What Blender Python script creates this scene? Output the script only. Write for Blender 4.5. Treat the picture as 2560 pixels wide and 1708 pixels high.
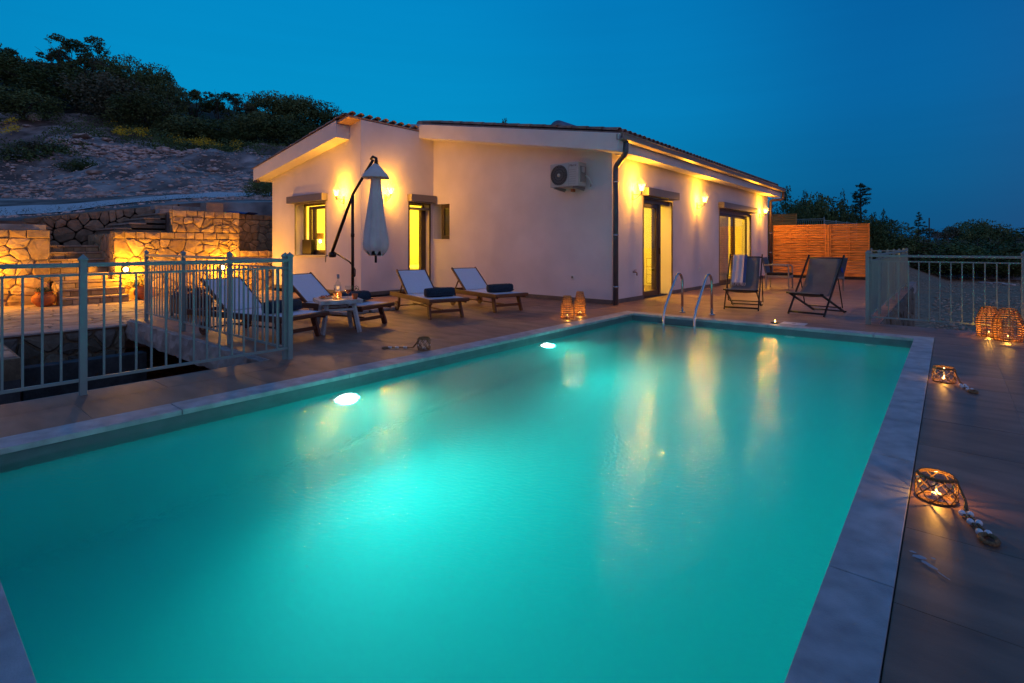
import bpy, math, random
import numpy as np
from mathutils import Vector, Matrix, noise as mnoise
R = random.Random(11)
PI = math.pi
for o in list(bpy.data.objects): bpy.data.objects.remove(o)
SC = bpy.context.scene
COL = SC.collection

# ------------------------------------------------------------------ camera, world, exposure
EYE = 1.15; FPX = 1314.0; YAW = math.radians(39.754)
VX, VY = -math.sin(YAW), math.cos(YAW)
RX, RY = math.cos(YAW), math.sin(YAW)
cd = bpy.data.cameras.new('camera'); cam = bpy.data.objects.new('camera', cd); COL.objects.link(cam)
cam.location = (0, 0, EYE); cam.rotation_euler = (PI/2, 0, YAW)
cd.sensor_width = 36; cd.lens = FPX/2560*36; cd.shift_y = -(854-614)/2560
cd.clip_start = 0.05; cd.clip_end = 6000
SC.camera = cam
SC.view_settings.view_transform = 'Standard'; SC.view_settings.look = 'None'
SC.view_settings.exposure = 0.35; SC.view_settings.gamma = 1.0
SC.view_settings.use_curve_mapping = False
SC.render.engine = 'CYCLES'
SC.cycles.use_denoising = True
SC.cycles.max_bounces = 10; SC.cycles.diffuse_bounces = 4; SC.cycles.glossy_bounces = 4
SC.cycles.transmission_bounces = 6; SC.cycles.transparent_max_bounces = 16; SC.cycles.volume_bounces = 1
SC.cycles.caustics_reflective = False; SC.cycles.caustics_refractive = True
SC.cycles.sample_clamp_indirect = 8.0; SC.cycles.sample_clamp_direct = 0
SC.cycles.blur_glossy = 0.5
SC.cycles.volume_step_rate = 4

w = bpy.data.worlds.new('World'); SC.world = w; w.use_nodes = True
nt = w.node_tree; nt.nodes.clear()
N = nt.nodes.new; L = nt.links.new
wo = N('ShaderNodeOutputWorld'); bg = N('ShaderNodeBackground'); L(bg.outputs[0], wo.inputs[0])
tc = N('ShaderNodeTexCoord')
nrm = N('ShaderNodeVectorMath'); nrm.operation = 'NORMALIZE'; L(tc.outputs['Generated'], nrm.inputs[0])
dot = N('ShaderNodeVectorMath'); dot.operation = 'DOT_PRODUCT'
ga = YAW + math.radians(22)           # azimuth of the after-glow, a little left of the view
gl = Vector((-math.sin(ga)*0.97, math.cos(ga)*0.97, 0.24)).normalized()
dot.inputs[1].default_value = gl; L(nrm.outputs[0], dot.inputs[0])
ramp = N('ShaderNodeValToRGB'); cr = ramp.color_ramp; cr.interpolation = 'EASE'
cr.elements[0].position = 0.0; cr.elements[0].color = (0.135, 0.150, 0.255, 1)
cr.elements[1].position = 1.0; cr.elements[1].color = (0.0005, 0.130, 0.272, 1)
e = cr.elements.new(0.38); e.color = (0.085, 0.105, 0.190, 1)
e = cr.elements.new(0.60); e.color = (0.006, 0.040, 0.125, 1)
e = cr.elements.new(0.78); e.color = (0.001, 0.060, 0.170, 1)
e = cr.elements.new(0.92); e.color = (0.0006, 0.101, 0.236, 1)
mm = N('ShaderNodeMapRange'); mm.inputs['From Min'].default_value = -1; mm.inputs['From Max'].default_value = 1
L(dot.outputs['Value'], mm.inputs['Value']); L(mm.outputs[0], ramp.inputs[0])
sep = N('ShaderNodeSeparateXYZ'); L(nrm.outputs[0], sep.inputs[0])
el = N('ShaderNodeValToRGB'); er = el.color_ramp
er.elements[0].position = 0.0; er.elements[0].color = (0.52, 0.60, 0.62, 1)
er.elements[1].position = 1.0; er.elements[1].color = (0.40, 0.66, 0.88, 1)
e = er.elements.new(0.03); e.color = (1.6, 0.72, 0.66, 1)
e = er.elements.new(0.10); e.color = (1.4, 0.88, 0.80, 1)
e = er.elements.new(0.24); e.color = (1, 1.0, 1.0, 1)
e = er.elements.new(0.45); e.color = (.60, 0.88, 0.98, 1)
L(sep.outputs['Z'], el.inputs[0])
mul = N('ShaderNodeMix'); mul.data_type = 'RGBA'; mul.blend_type = 'MULTIPLY'; mul.inputs['Factor'].default_value = 1
L(ramp.outputs[0], mul.inputs['A']); L(el.outputs[0], mul.inputs['B'])
cmap = N('ShaderNodeMapping'); cmap.inputs['Scale'].default_value = (1.2, 1.2, 26); L(nrm.outputs[0], cmap.inputs[0])
cn = N('ShaderNodeTexNoise'); cn.inputs['Scale'].default_value = 2.2; cn.inputs['Detail'].default_value = 4; L(cmap.outputs[0], cn.inputs[0])
cmr = N('ShaderNodeMapRange'); cmr.inputs['From Min'].default_value = .35; cmr.inputs['From Max'].default_value = .75
cmr.inputs['To Min'].default_value = .985; cmr.inputs['To Max'].default_value = 1.015; L(cn.outputs['Fac'], cmr.inputs['Value'])
mul2 = N('ShaderNodeVectorMath'); mul2.operation = 'SCALE'; L(mul.outputs['Result'], mul2.inputs[0]); L(cmr.outputs[0], mul2.inputs['Scale'])
L(mul2.outputs[0], bg.inputs['Color']); bg.inputs['Strength'].default_value = 1.66

# ------------------------------------------------------------------ helpers: materials
MATS = {}
def mat(name, col, rough=.65, metal=0., var=.15, vscale=6., bump=0., bscale=60., rnd=0., spec=.5, col2=None, c2scale=2., detail=6., world=True, tint=None, coat=0., wav=None):
    m = bpy.data.materials.new(name); m.use_nodes = True; t = m.node_tree; n = t.nodes; l = t.links
    b = n['Principled BSDF']
    b.inputs['Roughness'].default_value = rough; b.inputs['Metallic'].default_value = metal
    b.inputs['Specular IOR Level'].default_value = spec; b.inputs['Coat Weight'].default_value = coat
    if world:
        g = n.new('ShaderNodeNewGeometry'); src = g.outputs['Position']
    else:
        g = n.new('ShaderNodeTexCoord'); src = g.outputs['Object']
    if wav:
        mp = n.new('ShaderNodeMapping'); mp.inputs['Scale'].default_value = wav; l.new(src, mp.inputs[0]); srcv = mp.outputs[0]
    else: srcv = src
    ns = n.new('ShaderNodeTexNoise'); ns.inputs['Scale'].default_value = vscale; ns.inputs['Detail'].default_value = detail
    l.new(srcv, ns.inputs['Vector'])
    base = n.new('ShaderNodeMix'); base.data_type = 'RGBA'
    base.inputs['A'].default_value = (*col, 1); base.inputs['B'].default_value = (*(col2 or col), 1)
    if col2:
        n2 = n.new('ShaderNodeTexNoise'); n2.inputs['Scale'].default_value = c2scale; n2.inputs['Detail'].default_value = 5
        l.new(src, n2.inputs['Vector'])
        r2 = n.new('ShaderNodeMapRange'); r2.inputs['From Min'].default_value = .42; r2.inputs['From Max'].default_value = .58
        l.new(n2.outputs['Fac'], r2.inputs['Value']); l.new(r2.outputs[0], base.inputs['Factor'])
    else: base.inputs['Factor'].default_value = 0
    mr = n.new('ShaderNodeMapRange'); mr.inputs['From Min'].default_value = .3; mr.inputs['From Max'].default_value = .7
    mr.inputs['To Min'].default_value = 1-var; mr.inputs['To Max'].default_value = 1+var
    l.new(ns.outputs['Fac'], mr.inputs['Value'])
    sc = n.new('ShaderNodeVectorMath'); sc.operation = 'SCALE'
    l.new(base.outputs['Result'], sc.inputs[0]); l.new(mr.outputs[0], sc.inputs['Scale'])
    out = sc.outputs[0]
    if rnd:
        oi = n.new('ShaderNodeObjectInfo')
        rr = n.new('ShaderNodeMapRange'); rr.inputs['To Min'].default_value = 1-rnd; rr.inputs['To Max'].default_value = 1+rnd
        l.new(oi.outputs['Random'], rr.inputs['Value'])
        s2 = n.new('ShaderNodeVectorMath'); s2.operation = 'SCALE'; l.new(out, s2.inputs[0]); l.new(rr.outputs[0], s2.inputs['Scale'])
        out = s2.outputs[0]
        if tint:
            ml = n.new('ShaderNodeMath'); ml.operation = 'MULTIPLY'; ml.inputs[1].default_value = 7.31; l.new(oi.outputs['Random'], ml.inputs[0])
            fr = n.new('ShaderNodeMath'); fr.operation = 'FRACT'; l.new(ml.outputs[0], fr.inputs[0])
            cr = n.new('ShaderNodeValToRGB'); l.new(fr.outputs[0], cr.inputs[0])
            cr.color_ramp.elements[0].color = (*tint[0], 1); cr.color_ramp.elements[1].color = (*tint[-1], 1)
            for i, c in enumerate(tint[1:-1]):
                e = cr.color_ramp.elements.new((i+1)/(len(tint)-1)); e.color = (*c, 1)
            mx = n.new('ShaderNodeMix'); mx.data_type = 'RGBA'; mx.blend_type = 'MULTIPLY'; mx.inputs['Factor'].default_value = 1
            l.new(out, mx.inputs['A']); l.new(cr.outputs[0], mx.inputs['B']); out = mx.outputs['Result']
    l.new(out, b.inputs['Base Color'])
    if bump:
        nb = n.new('ShaderNodeTexNoise'); nb.inputs['Scale'].default_value = bscale; nb.inputs['Detail'].default_value = 5
        l.new(srcv, nb.inputs['Vector'])
        bp = n.new('ShaderNodeBump'); bp.inputs['Strength'].default_value = min(1, bump); bp.inputs['Distance'].default_value = .012 if bump <= 1 else .05*bump
        l.new(nb.outputs['Fac'], bp.inputs['Height']); l.new(bp.outputs[0], b.inputs['Normal'])
    MATS[name] = m; return m
def emis(name, col, st, trans=0.0):
    m = bpy.data.materials.new(name); m.use_nodes = True; t = m.node_tree; t.nodes.clear()
    o = t.nodes.new('ShaderNodeOutputMaterial'); e = t.nodes.new('ShaderNodeEmission')
    e.inputs[0].default_value = (*col, 1); e.inputs[1].default_value = st
    if trans:
        tr = t.nodes.new('ShaderNodeBsdfTransparent'); mx = t.nodes.new('ShaderNodeMixShader'); mx.inputs[0].default_value = 1-trans
        t.links.new(tr.outputs[0], mx.inputs[1]); t.links.new(e.outputs[0], mx.inputs[2]); t.links.new(mx.outputs[0], o.inputs[0])
    else: t.links.new(e.outputs[0], o.inputs[0])
    MATS[name] = m; return m
def glassy(name, tint=(1, 1, 1), refl=1.0, rough=0.02):
    m = bpy.data.materials.new(name); m.use_nodes = True; t = m.node_tree; t.nodes.clear()
    o = t.nodes.new('ShaderNodeOutputMaterial'); tr = t.nodes.new('ShaderNodeBsdfTransparent'); tr.inputs[0].default_value = (*tint, 1)
    g = t.nodes.new('ShaderNodeBsdfGlossy'); g.inputs['Roughness'].default_value = rough
    f = t.nodes.new('ShaderNodeLayerWeight'); f.inputs['Blend'].default_value = .5
    p5 = t.nodes.new('ShaderNodeMath'); p5.operation = 'POWER'; p5.inputs[1].default_value = 4.0; t.links.new(f.outputs['Facing'], p5.inputs[0])
    k = t.nodes.new('ShaderNodeMath'); k.operation = 'MULTIPLY_ADD'; k.inputs[1].default_value = refl*.8; k.inputs[2].default_value = .045*refl; t.links.new(p5.outputs[0], k.inputs[0])
    mx = t.nodes.new('ShaderNodeMixShader'); t.links.new(k.outputs[0], mx.inputs[0]); t.links.new(tr.outputs[0], mx.inputs[1]); t.links.new(g.outputs[0], mx.inputs[2])
    t.links.new(mx.outputs[0], o.inputs[0]); MATS[name] = m; return m

PLASTER = mat('white_plaster', (.72, .665, .685), .9, var=.08, vscale=1.3, bump=.55, bscale=70, spec=.15)
BAND = mat('eave_render', (.74, .71, .71), .9, var=.05, vscale=2.5, bump=.4, bscale=80, spec=.15)
SKIRT = mat('skirting_tile', (.13, .115, .11), .45, var=.2, vscale=5, spec=.4)
TILE = mat('terrace_tile', (.255, .148, .104), .50, var=.34, vscale=2.2, rnd=.16, bump=.12, bscale=120, spec=.45, detail=9, wav=(1, 3.2, 1),
           tint=[(1, .98, .96), (1.05, 1, .95), (.95, .97, 1.02)])
GROUT = mat('grout', (.40, .34, .31), .9, var=.1)
COPE = mat('coping_stone', (.42, .44, .45), .55, var=.24, vscale=9, rnd=.07, bump=.25, bscale=160, detail=10, col2=(.34, .36, .38), c2scale=2.2)
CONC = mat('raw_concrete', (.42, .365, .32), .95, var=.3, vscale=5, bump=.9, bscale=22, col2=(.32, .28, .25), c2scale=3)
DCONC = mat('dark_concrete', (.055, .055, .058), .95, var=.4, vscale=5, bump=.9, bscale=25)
STONE = mat('field_stone', (.42, .31, .19), .85, var=.26, vscale=7, rnd=.28, bump=.8, bscale=18, detail=9,
            tint=[(1, .92, .78), (1.05, 1, .98), (.95, .80, .62), (1.1, 1.02, .9), (.85, .78, .75), (1, .86, .7)])
GSTONE = mat('grey_field_stone', (.155, .135, .11), .9, var=.3, vscale=7, rnd=.35, bump=.9, bscale=18, detail=9,
             tint=[(1, .95, .9), (1.1, 1, .85), (.9, .9, .95), (1.15, 1.0, .8)])
MORTAR = mat('mortar', (.23, .175, .115), .95, var=.25, vscale=20, bump=.6, bscale=60)
FLAG = mat('flagstone', (.40, .31, .24), .7, var=.2, vscale=5, rnd=.22, bump=.5, bscale=30, tint=[(1, .95, .85), (1, .85, .72), (1.1, 1.05, 1), (.9, .85, .8)])
ALU = mat('bronze_aluminium', (.085, .062, .05), .38, metal=.35, var=.05)
BOXM = mat('shutter_box_paint', (.17, .155, .165), .45, metal=.1, var=.05)
PIPE = mat('downpipe_metal', (.115, .12, .145), .35, metal=.3, var=.08)
GUT = mat('gutter_metal', (.36, .30, .26), .4, metal=.15, var=.06)
RAIL = mat('fence_paint', (.22, .32, .30), .42, var=.05, spec=.5, bump=.1, bscale=200)
RTILE = mat('roof_clay', (.36, .23, .175), .8, var=.3, vscale=9, rnd=.3, bump=.6, bscale=60, tint=[(1, .95, .9), (.85, .85, .88), (1.1, .95, .85), (.7, .7, .72)])
TEAK = mat('teak_wood', (.115, .033, .012), .45, var=.35, vscale=9, bump=.2, bscale=60, world=False, wav=(1, 12, 12), spec=.5)
SLING = mat('sling_fabric', (.80, .78, .84), .85, var=.04, vscale=40, bump=.3, bscale=400, world=False)
NAVY = mat('navy_towelling', (.016, .035, .060), .95, var=.5, vscale=60, bump=1., bscale=160, world=False)
WHITEP = mat('worn_white_paint', (.50, .53, .55), .6, var=.25, vscale=22, bump=.4, bscale=50, world=False, col2=(.34, .33, .32), c2scale=7, wav=(1, 6, 6))
BLACKM = mat('black_metal', (.018, .017, .018), .4, metal=.4, var=.1)
BRONZE = mat('umbrella_bronze', (.035, .026, .022), .35, metal=.5, var=.1)
CANVAS = mat('umbrella_canvas', (.70, .64, .60), .9, var=.08, vscale=6, bump=.3, bscale=40, world=False)
STEEL = mat('polished_steel', (.62, .63, .64), .13, metal=1, var=.03)
WICK = mat('wicker', (.42, .20, .065), .6, var=.3, vscale=30, rnd=0.05, world=False, bump=.5, bscale=200)
DWICK = mat('dark_wicker', (.045, .018, .018), .7, var=.4, vscale=40, world=False, bump=.8, bscale=90)
ROPE = mat('jute_rope', (.30, .17, .075), .9, var=.35, vscale=120, world=False, bump=1., bscale=260)
BEAD = mat('white_bead', (.72, .72, .74), .3, var=.03, world=False)
WOODF = mat('fence_pine_lamplit', (.78, .31, .055), .6, var=.30, vscale=3.2, rnd=.14, bump=.3, bscale=30, wav=(1, 1, 14), tint=[(1, 1, 1), (1.05, .95, .85), (.92, .9, .9)])  # pine with the orange lamp glow on the screens put into its colour
DECKF = mat('deckchair_canvas', (.19, .175, .165), .9, var=.10, vscale=7, bump=.3, bscale=300, world=False)
THROW = mat('pale_cotton', (.62, .56, .58), .9, var=.08, vscale=10, bump=.5, bscale=120, world=False)
TBLUE = mat('blue_cotton', (.07, .14, .34), .9, var=.12, world=False)
RATTAN = mat('grey_rattan', (.30, .28, .27), .6, var=.2, vscale=60, bump=.8, bscale=200, world=False)
CUSH = mat('dark_cushion', (.012, .010, .012), .9, var=.2, world=False)
TERRA = mat('terracotta', (.42, .115, .035), .75, var=.2, vscale=12, bump=.4, bscale=60, world=False)
LEAF = mat('potted_leaf', (.045, .085, .022), .6, var=.4, vscale=30, world=False)
REDF = mat('red_flower', (.30, .012, .018), .6, var=.2, world=False)
PURP = mat('purple_leaf', (.055, .010, .022), .6, var=.3, world=False)
ACW = mat('ac_enamel', (.47, .47, .45), .4, var=.04, world=False)
ACD = mat('ac_dark', (.02, .02, .022), .5, var=.1, world=False)
ACG = mat('ac_grille', (.26, .24, .23), .4, var=.1, world=False)
PRINT = mat('dark_red_print', (.09, .012, .02), .5, var=.05)
WPLAST = mat('white_plastic', (.68, .68, .67), .35, var=.03, world=False)
TANK = mat('tank_metal', (.20, .24, .30), .35, metal=.5, var=.08, world=False)
SOIL = mat('hill_soil', (.165, .115, .092), .95, var=.55, vscale=1.1, bump=1.6, bscale=2.4, col2=(.37, .285, .25), c2scale=.35, detail=12)
SCRUBG = mat('scrub_soil', (.024, .024, .014), .95, var=.5, vscale=2, bump=1.2, bscale=4)
GRAVEL = mat('lot_gravel', (.44, .235, .145), .97, spec=.02, var=.45, vscale=9, bump=.35, bscale=40, detail=12, col2=(.36, .23, .155), c2scale=.6)
TRACK = mat('track_gravel', (.66, .60, .58), .95, var=.22, vscale=12, bump=1., bscale=20, detail=10)
ROCKM = mat('limestone', (.52, .43, .38), .9, var=.35, vscale=5, rnd=.25, bump=.8, bscale=12, tint=[(1, .95, .95), (1.1, .9, .8), (.95, 1, 1.05)])
BLUET = mat('blue_tarp', (.012, .035, .22), .4, var=.3, vscale=4)
IWALL = mat('interior_paint', (.70, .66, .52), .85, var=.02)
IFLOOR = mat('interior_floor', (.22, .15, .09), .5, var=.1)
IWHITE = mat('white_furniture', (.72, .69, .62), .5, var=.03)
IDARK = mat('dark_furniture', (.05, .035, .025), .6, var=.1)
BRASS = mat('lamp_metal', (.45, .36, .22), .4, metal=.6, var=.1, world=False)
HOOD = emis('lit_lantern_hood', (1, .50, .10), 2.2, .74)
IRON = mat('aged_white_iron', (.40, .36, .28), .5, metal=.2, var=.1, world=False)
BASIN = mat('pool_plaster', (.015, .58, .55), .6, var=.03, vscale=1.0)
BANDT = mat('waterline_mosaic', (.13, .17, .19), .3, var=.12, vscale=8)
GLASS = glassy('window_glass', (.95, .97, .96), .9)
JAR = glassy('jar_glass', (.93, .95, .93), 1.6, .04)
WARM = (1.0, .39, .012)
LAMPG = emis('lit_lantern_glass', (1, .60, .16), 5, .45)
BULB = emis('lit_bulb', (1, .72, .34), 60, 0)
CANDLE = emis('candle_flame', (1, .55, .13), 12)
POOLL = emis('lit_pool_lens', (.92, 1, .93), 30)

# ------------------------------------------------------------------ helpers: meshes
class MB:
    def __init__(s): s.v = []; s.f = []; s.sm = []
    def add(s, vs, fs, smooth=False):
        k = len(s.v); s.v.extend([tuple(v) for v in vs]); s.f.extend([tuple(i+k for i in f) for f in fs]); s.sm.extend([smooth]*len(fs)); return s
    def box(s, x0, x1, y0, y1, z0, z1, mx=None):
        vs = [(x, y, z) for z in (z0, z1) for x, y in ((x0, y0), (x1, y0), (x1, y1), (x0, y1))]
        if mx is not None: vs = [tuple(mx @ Vector(v)) for v in vs]
        return s.add(vs, [(3, 2, 1, 0), (4, 5, 6, 7), (0, 1, 5, 4), (1, 2, 6, 5), (2, 3, 7, 6), (3, 0, 4, 7)])
    def bar(s, p, q, a, b=None, up=(0, 0, 1)):
        # rectangular bar from p to q, a = width across, b = height along up
        b = b or a; p = Vector(p); q = Vector(q); d = (q-p).normalized(); u = Vector(up)
        if abs(d.dot(u)) > .99: u = Vector((1, 0, 0))
        sd = d.cross(u).normalized()*a/2; uu = sd.cross(d).normalized()*b/2
        vs = [p-sd-uu, p+sd-uu, p+sd+uu, p-sd+uu, q-sd-uu, q+sd-uu, q+sd+uu, q-sd+uu]
        return s.add(vs, [(0, 1, 2, 3), (7, 6, 5, 4), (4, 5, 1, 0), (5, 6, 2, 1), (6, 7, 3, 2), (7, 4, 0, 3)])
    def tube(s, pts, r, n=8, closed=False, cap=True):
        pts = [Vector(p) for p in pts]; m = len(pts); rr = r if isinstance(r, (list, tuple)) else [r]*m
        rings = []; prev = None
        for i, p in enumerate(pts):
            a = pts[i-1] if (i > 0 or closed) else p; b = pts[(i+1) % m] if (i < m-1 or closed) else p
            d = (b-a).normalized()
            if prev is None:
                u = Vector((0, 0, 1)) if abs(d.z) < .9 else Vector((1, 0, 0))
            else: u = prev
            sd = d.cross(u).normalized(); u = sd.cross(d).normalized(); prev = u
            rings.append([p+(sd*math.cos(2*PI*k/n)+u*math.sin(2*PI*k/n))*rr[i] for k in range(n)])
        vs = [v for g in rings for v in g]; fs = []
        for i in range(m if closed else m-1):
            j = (i+1) % m
            fs += [(i*n+k, i*n+(k+1) % n, j*n+(k+1) % n, j*n+k) for k in range(n)]
        if cap and not closed: fs += [tuple(range(n-1, -1, -1)), tuple((m-1)*n+k for k in range(n))]
        return s.add(vs, fs, True)
    def lathe(s, prof, n=16, c=(0, 0, 0), cap0=True, cap1=True, smooth=True, rot=0):
        vs = []; fs = []
        for r, z in prof:
            vs += [(c[0]+r*math.cos(2*PI*k/n+rot), c[1]+r*math.sin(2*PI*k/n+rot), c[2]+z) for k in range(n)]
        for i in range(len(prof)-1):
            fs += [(i*n+k, i*n+(k+1) % n, (i+1)*n+(k+1) % n, (i+1)*n+k) for k in range(n)]
        if cap0: fs.append(tuple(range(n-1, -1, -1)))
        if cap1: fs.append(tuple((len(prof)-1)*n+k for k in range(n)))
        return s.add(vs, fs, smooth)
    def xf(s, mx): s.v = [tuple(mx @ Vector(v)) for v in s.v]; return s
    def mesh(s, name):
        me = bpy.data.meshes.new(name); me.from_pydata(s.v, [], s.f)
        if any(s.sm): me.polygons.foreach_set('use_smooth', s.sm)
        me.update(); return me
    def build(s, name, m, parent=None, off=None, bevel=0, kind=None, label=None, loc=None):
        if off is not None: s.v = [(a-off[0], b-off[1], c-off[2]) for a, b, c in s.v]
        me = s.mesh(name); me.materials.append(m)
        o = bpy.data.objects.new(name, me); COL.objects.link(o); o.parent = parent
        if loc: o.location = loc
        if bevel:
            bv = o.modifiers.new('bevel', 'BEVEL'); bv.width = bevel; bv.segments = 2; bv.limit_method = 'ANGLE'
        if kind: o['kind'] = kind
        if label: o['label'] = label
        return o
def tag(o, label, cat, group=None, kind=None):
    o['label'] = label; o['category'] = cat
    if group: o['group'] = group
    if kind: o['kind'] = kind
    return o
def thing(name, label, cat, loc=(0, 0, 0), rz=0, group=None):
    o = bpy.data.objects.new(name, None); COL.objects.link(o); o.location = loc; o.rotation_euler = (0, 0, rz)
    o.empty_display_size = .1
    return tag(o, label, cat, group)
def struct(o): o['kind'] = 'structure'; return o
def kids(o): return [c for c in bpy.data.objects if c.parent == o]
def copy_tree(root, loc, rz=0, label=None, group=None, scale=None):
    ch = {}
    for c in bpy.data.objects:
        if c.parent is not None: ch.setdefault(c.parent.name, []).append(c)
    def cp(o, par):
        n = o.copy(); COL.objects.link(n); n.parent = par
        for c in ch.get(o.name, []): cp(c, n)
        return n
    n = cp(root, None); n.location = loc; n.rotation_euler = (0, 0, rz)
    if label: n['label'] = label
    if group: n['group'] = group
    if scale: n.scale = scale if isinstance(scale, (tuple, list)) else (scale,)*3
    return n
def light(name, kind, loc, power, col=WARM, r=.03, parent=None, **kw):
    d = bpy.data.lights.new(name, kind); d.energy = power; d.color = col
    if kind in ('POINT', 'SPOT'): d.shadow_soft_size = r
    for k, v in kw.items(): setattr(d, k, v)
    o = bpy.data.objects.new(name, d); COL.objects.link(o); o.location = loc; o.parent = parent
    return o
def at(px, d):   # world x, y of the point seen in pixel column px of the photo at depth d
    s = (px-1280)/FPX*d; return (VX*d+RX*s, VY*d+RY*s)
def zof(py, d): return EYE+(614-py)*d/FPX
def vor(w, h, n, rng, asp=1.0, gap=.012, seeds=None, relax=1):
    """convex stone outlines filling a w x h rectangle"""
    S = seeds or [(rng.random()*w, rng.random()*h) for _ in range(n)]
    def cells(S):
        out = []
        for i, (ax, ay) in enumerate(S):
            P = [(0, 0), (w, 0), (w, h), (0, h)]
            near = sorted(range(len(S)), key=lambda j: (S[j][0]-ax)**2+((S[j][1]-ay)*asp)**2)[1:15]
            for j in near:
                bx, by = S[j]; nx, ny = bx-ax, (by-ay)*asp*asp; mx, my = (ax+bx)/2, (ay+by)/2
                Q = []
                for k in range(len(P)):
                    p, q = P[k], P[(k+1) % len(P)]
                    dp = (p[0]-mx)*nx+(p[1]-my)*ny; dq = (q[0]-mx)*nx+(q[1]-my)*ny
                    if dp <= 0: Q.append(p)
                    if (dp < 0 < dq) or (dq < 0 < dp):
                        t = dp/(dp-dq); Q.append((p[0]+(q[0]-p[0])*t, p[1]+(q[1]-p[1])*t))
                P = Q
                if not P: break
            out.append(P)
        return out
    for _ in range(relax):
        C = cells(S); S = [((s[0]*.45+.55*sum(p[0] for p in c)/len(c)), (s[1]*.45+.55*sum(p[1] for p in c)/len(c))) if c else s for c, s in zip(C, S)]
    res = []
    for c in cells(S):
        if len(c) < 3: continue
        cx = sum(p[0] for p in c)/len(c); cy = sum(p[1] for p in c)/len(c)
        q = []
        for p in c:
            d = math.hypot(p[0]-cx, p[1]-cy)
            if d < 1e-6: continue
            k = max(.35, 1-gap*1.45/d); q.append((cx+(p[0]-cx)*k, cy+(p[1]-cy)*k))
        # drop near-coincident corners
        r = [q[i] for i in range(len(q)) if math.hypot(q[i][0]-q[i-1][0], q[i][1]-q[i-1][1]) > .018]
        if len(r) >= 3:
            # cut the corners a little so that stones look hewn
            z = []
            for i in range(len(r)):
                a, b, cc = r[i-1], r[i], r[(i+1) % len(r)]
                t = .16
                z += [(b[0]+(a[0]-b[0])*t, b[1]+(a[1]-b[1])*t), (b[0]+(cc[0]-b[0])*t, b[1]+(cc[1]-b[1])*t)]
            res.append(z)
    return res
def stones(parent, off, O, U, W, cells, depth, m, rng, name='stone', flat=False, rough=.015):
    """lay outlines on the plane O + u*U + v*W, proud by depth along U x W"""
    O = Vector(O); U = Vector(U); W = Vector(W); Nn = U.cross(W).normalized()
    for c in cells:
        n = len(c); cx = sum(p[0] for p in c)/n; cy = sum(p[1] for p in c)/n
        dd = depth*(.7+.6*rng.random()); b = MB(); vs = []
        for k, (s, h) in enumerate(((1, 0), (1, dd*.6), (.93 if flat else .86, dd))):
            for p in c:
                u = cx+(p[0]-cx)*s; v = cy+(p[1]-cy)*s
                vs.append(O+U*u+W*v+Nn*(h+(rng.uniform(-1, 1)*rough if k else -.004)))
        vs.append(O+U*cx+W*cy+Nn*(dd+(0 if flat else rng.uniform(0, .02))))
        fs = [(k*n+i, k*n+(i+1) % n, (k+1)*n+(i+1) % n, (k+1)*n+i) for k in range(2) for i in range(n)]
        fs += [(2*n+i, 2*n+(i+1) % n, 3*n) for i in range(n)]
        b.add(vs, fs); b.build(name, m, parent, off)
# ================================================================== GROUND AND HILL
def bilerp(tab, x):
    for i in range(len(tab)-1):
        if x <= tab[i+1][0]:
            a, b = tab[i], tab[i+1]; t = max(0, min(1, (x-a[0])/(b[0]-a[0]))); return a, b, t
    return tab[-1], tab[-1], 0
HILL = [  # photo column -> [(depth, photo row of the ground there)]
    (0, [(12.3, 572), (13.5, 546), (15, 541), (19, 518), (30, 455), (38, 412), (45, 360), (60, 250), (80, 185), (110, 150)]),
    (150, [(12.9, 560), (14, 538), (16, 532), (20, 512), (30, 450), (38, 384), (42, 352), (60, 255), (80, 185), (110, 160)]),
    (300, [(14, 530), (15.2, 522), (17, 515), (21, 500), (31, 440), (40, 378), (50, 345), (65, 258), (85, 200), (115, 190)]),
    (450, [(15.2, 512), (16.3, 507), (18, 502), (22, 491), (32, 435), (42, 390), (52, 365), (68, 300), (85, 262), (115, 255)]),
    (600, [(16.6, 508), (17.5, 503), (19, 498), (23, 488), (34, 430), (44, 397), (54, 372), (70, 320), (90, 285), (115, 280)]),
    (800, [(17.5, 508), (18.5, 504), (20, 500), (24, 490), (36, 440), (46, 405), (56, 382), (72, 340), (92, 315), (115, 312)]),
    (1100, [(20, 560), (22, 556), (24, 550), (28, 540), (38, 490), (48, 460), (58, 440), (74, 410), (94, 400), (115, 398)]),
    (1500, [(24, 640), (26, 636), (28, 634), (32, 628), (40, 600), (50, 570), (60, 550), (76, 530), (96, 520), (120, 520)]),
]
def prof(col, d):
    def one(L):
        if d <= L[0][0]: return zof(L[0][1], L[0][0])
        for (a, ya), (b, yb) in zip(L, L[1:]):
            if d <= b:
                t = (d-a)/(b-a); za, zb = zof(ya, a), zof(yb, b); return za+(zb-za)*t
        return zof(L[-1][1], L[-1][0])
    a, b, t = bilerp([(c, l) for c, l in HILL], col)
    return one(a[1])*(1-t)+one(b[1])*t
def hz(col, d):
    col = max(0, min(1500, col)); z = prof(col, d)
    x, y = at(col, d); k = max(0, min(1, (d-21)/8))
    z += k*(mnoise.noise(Vector((x*.16, y*.16, 3)))*1.1+mnoise.noise(Vector((x*.55, y*.55, 9)))*.38+mnoise.noise(Vector((x*1.7, y*1.7, 1)))*.12)
    return z+.02*mnoise.noise(Vector((x*2, y*2, 0)))
def cd_of(x, y):
    d = x*VX+y*VY; s = x*RX+y*RY; return 1280+FPX*s/max(d, .1), d
def hxy(x, y):
    c, d = cd_of(x, y); return hz(c, d)
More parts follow.
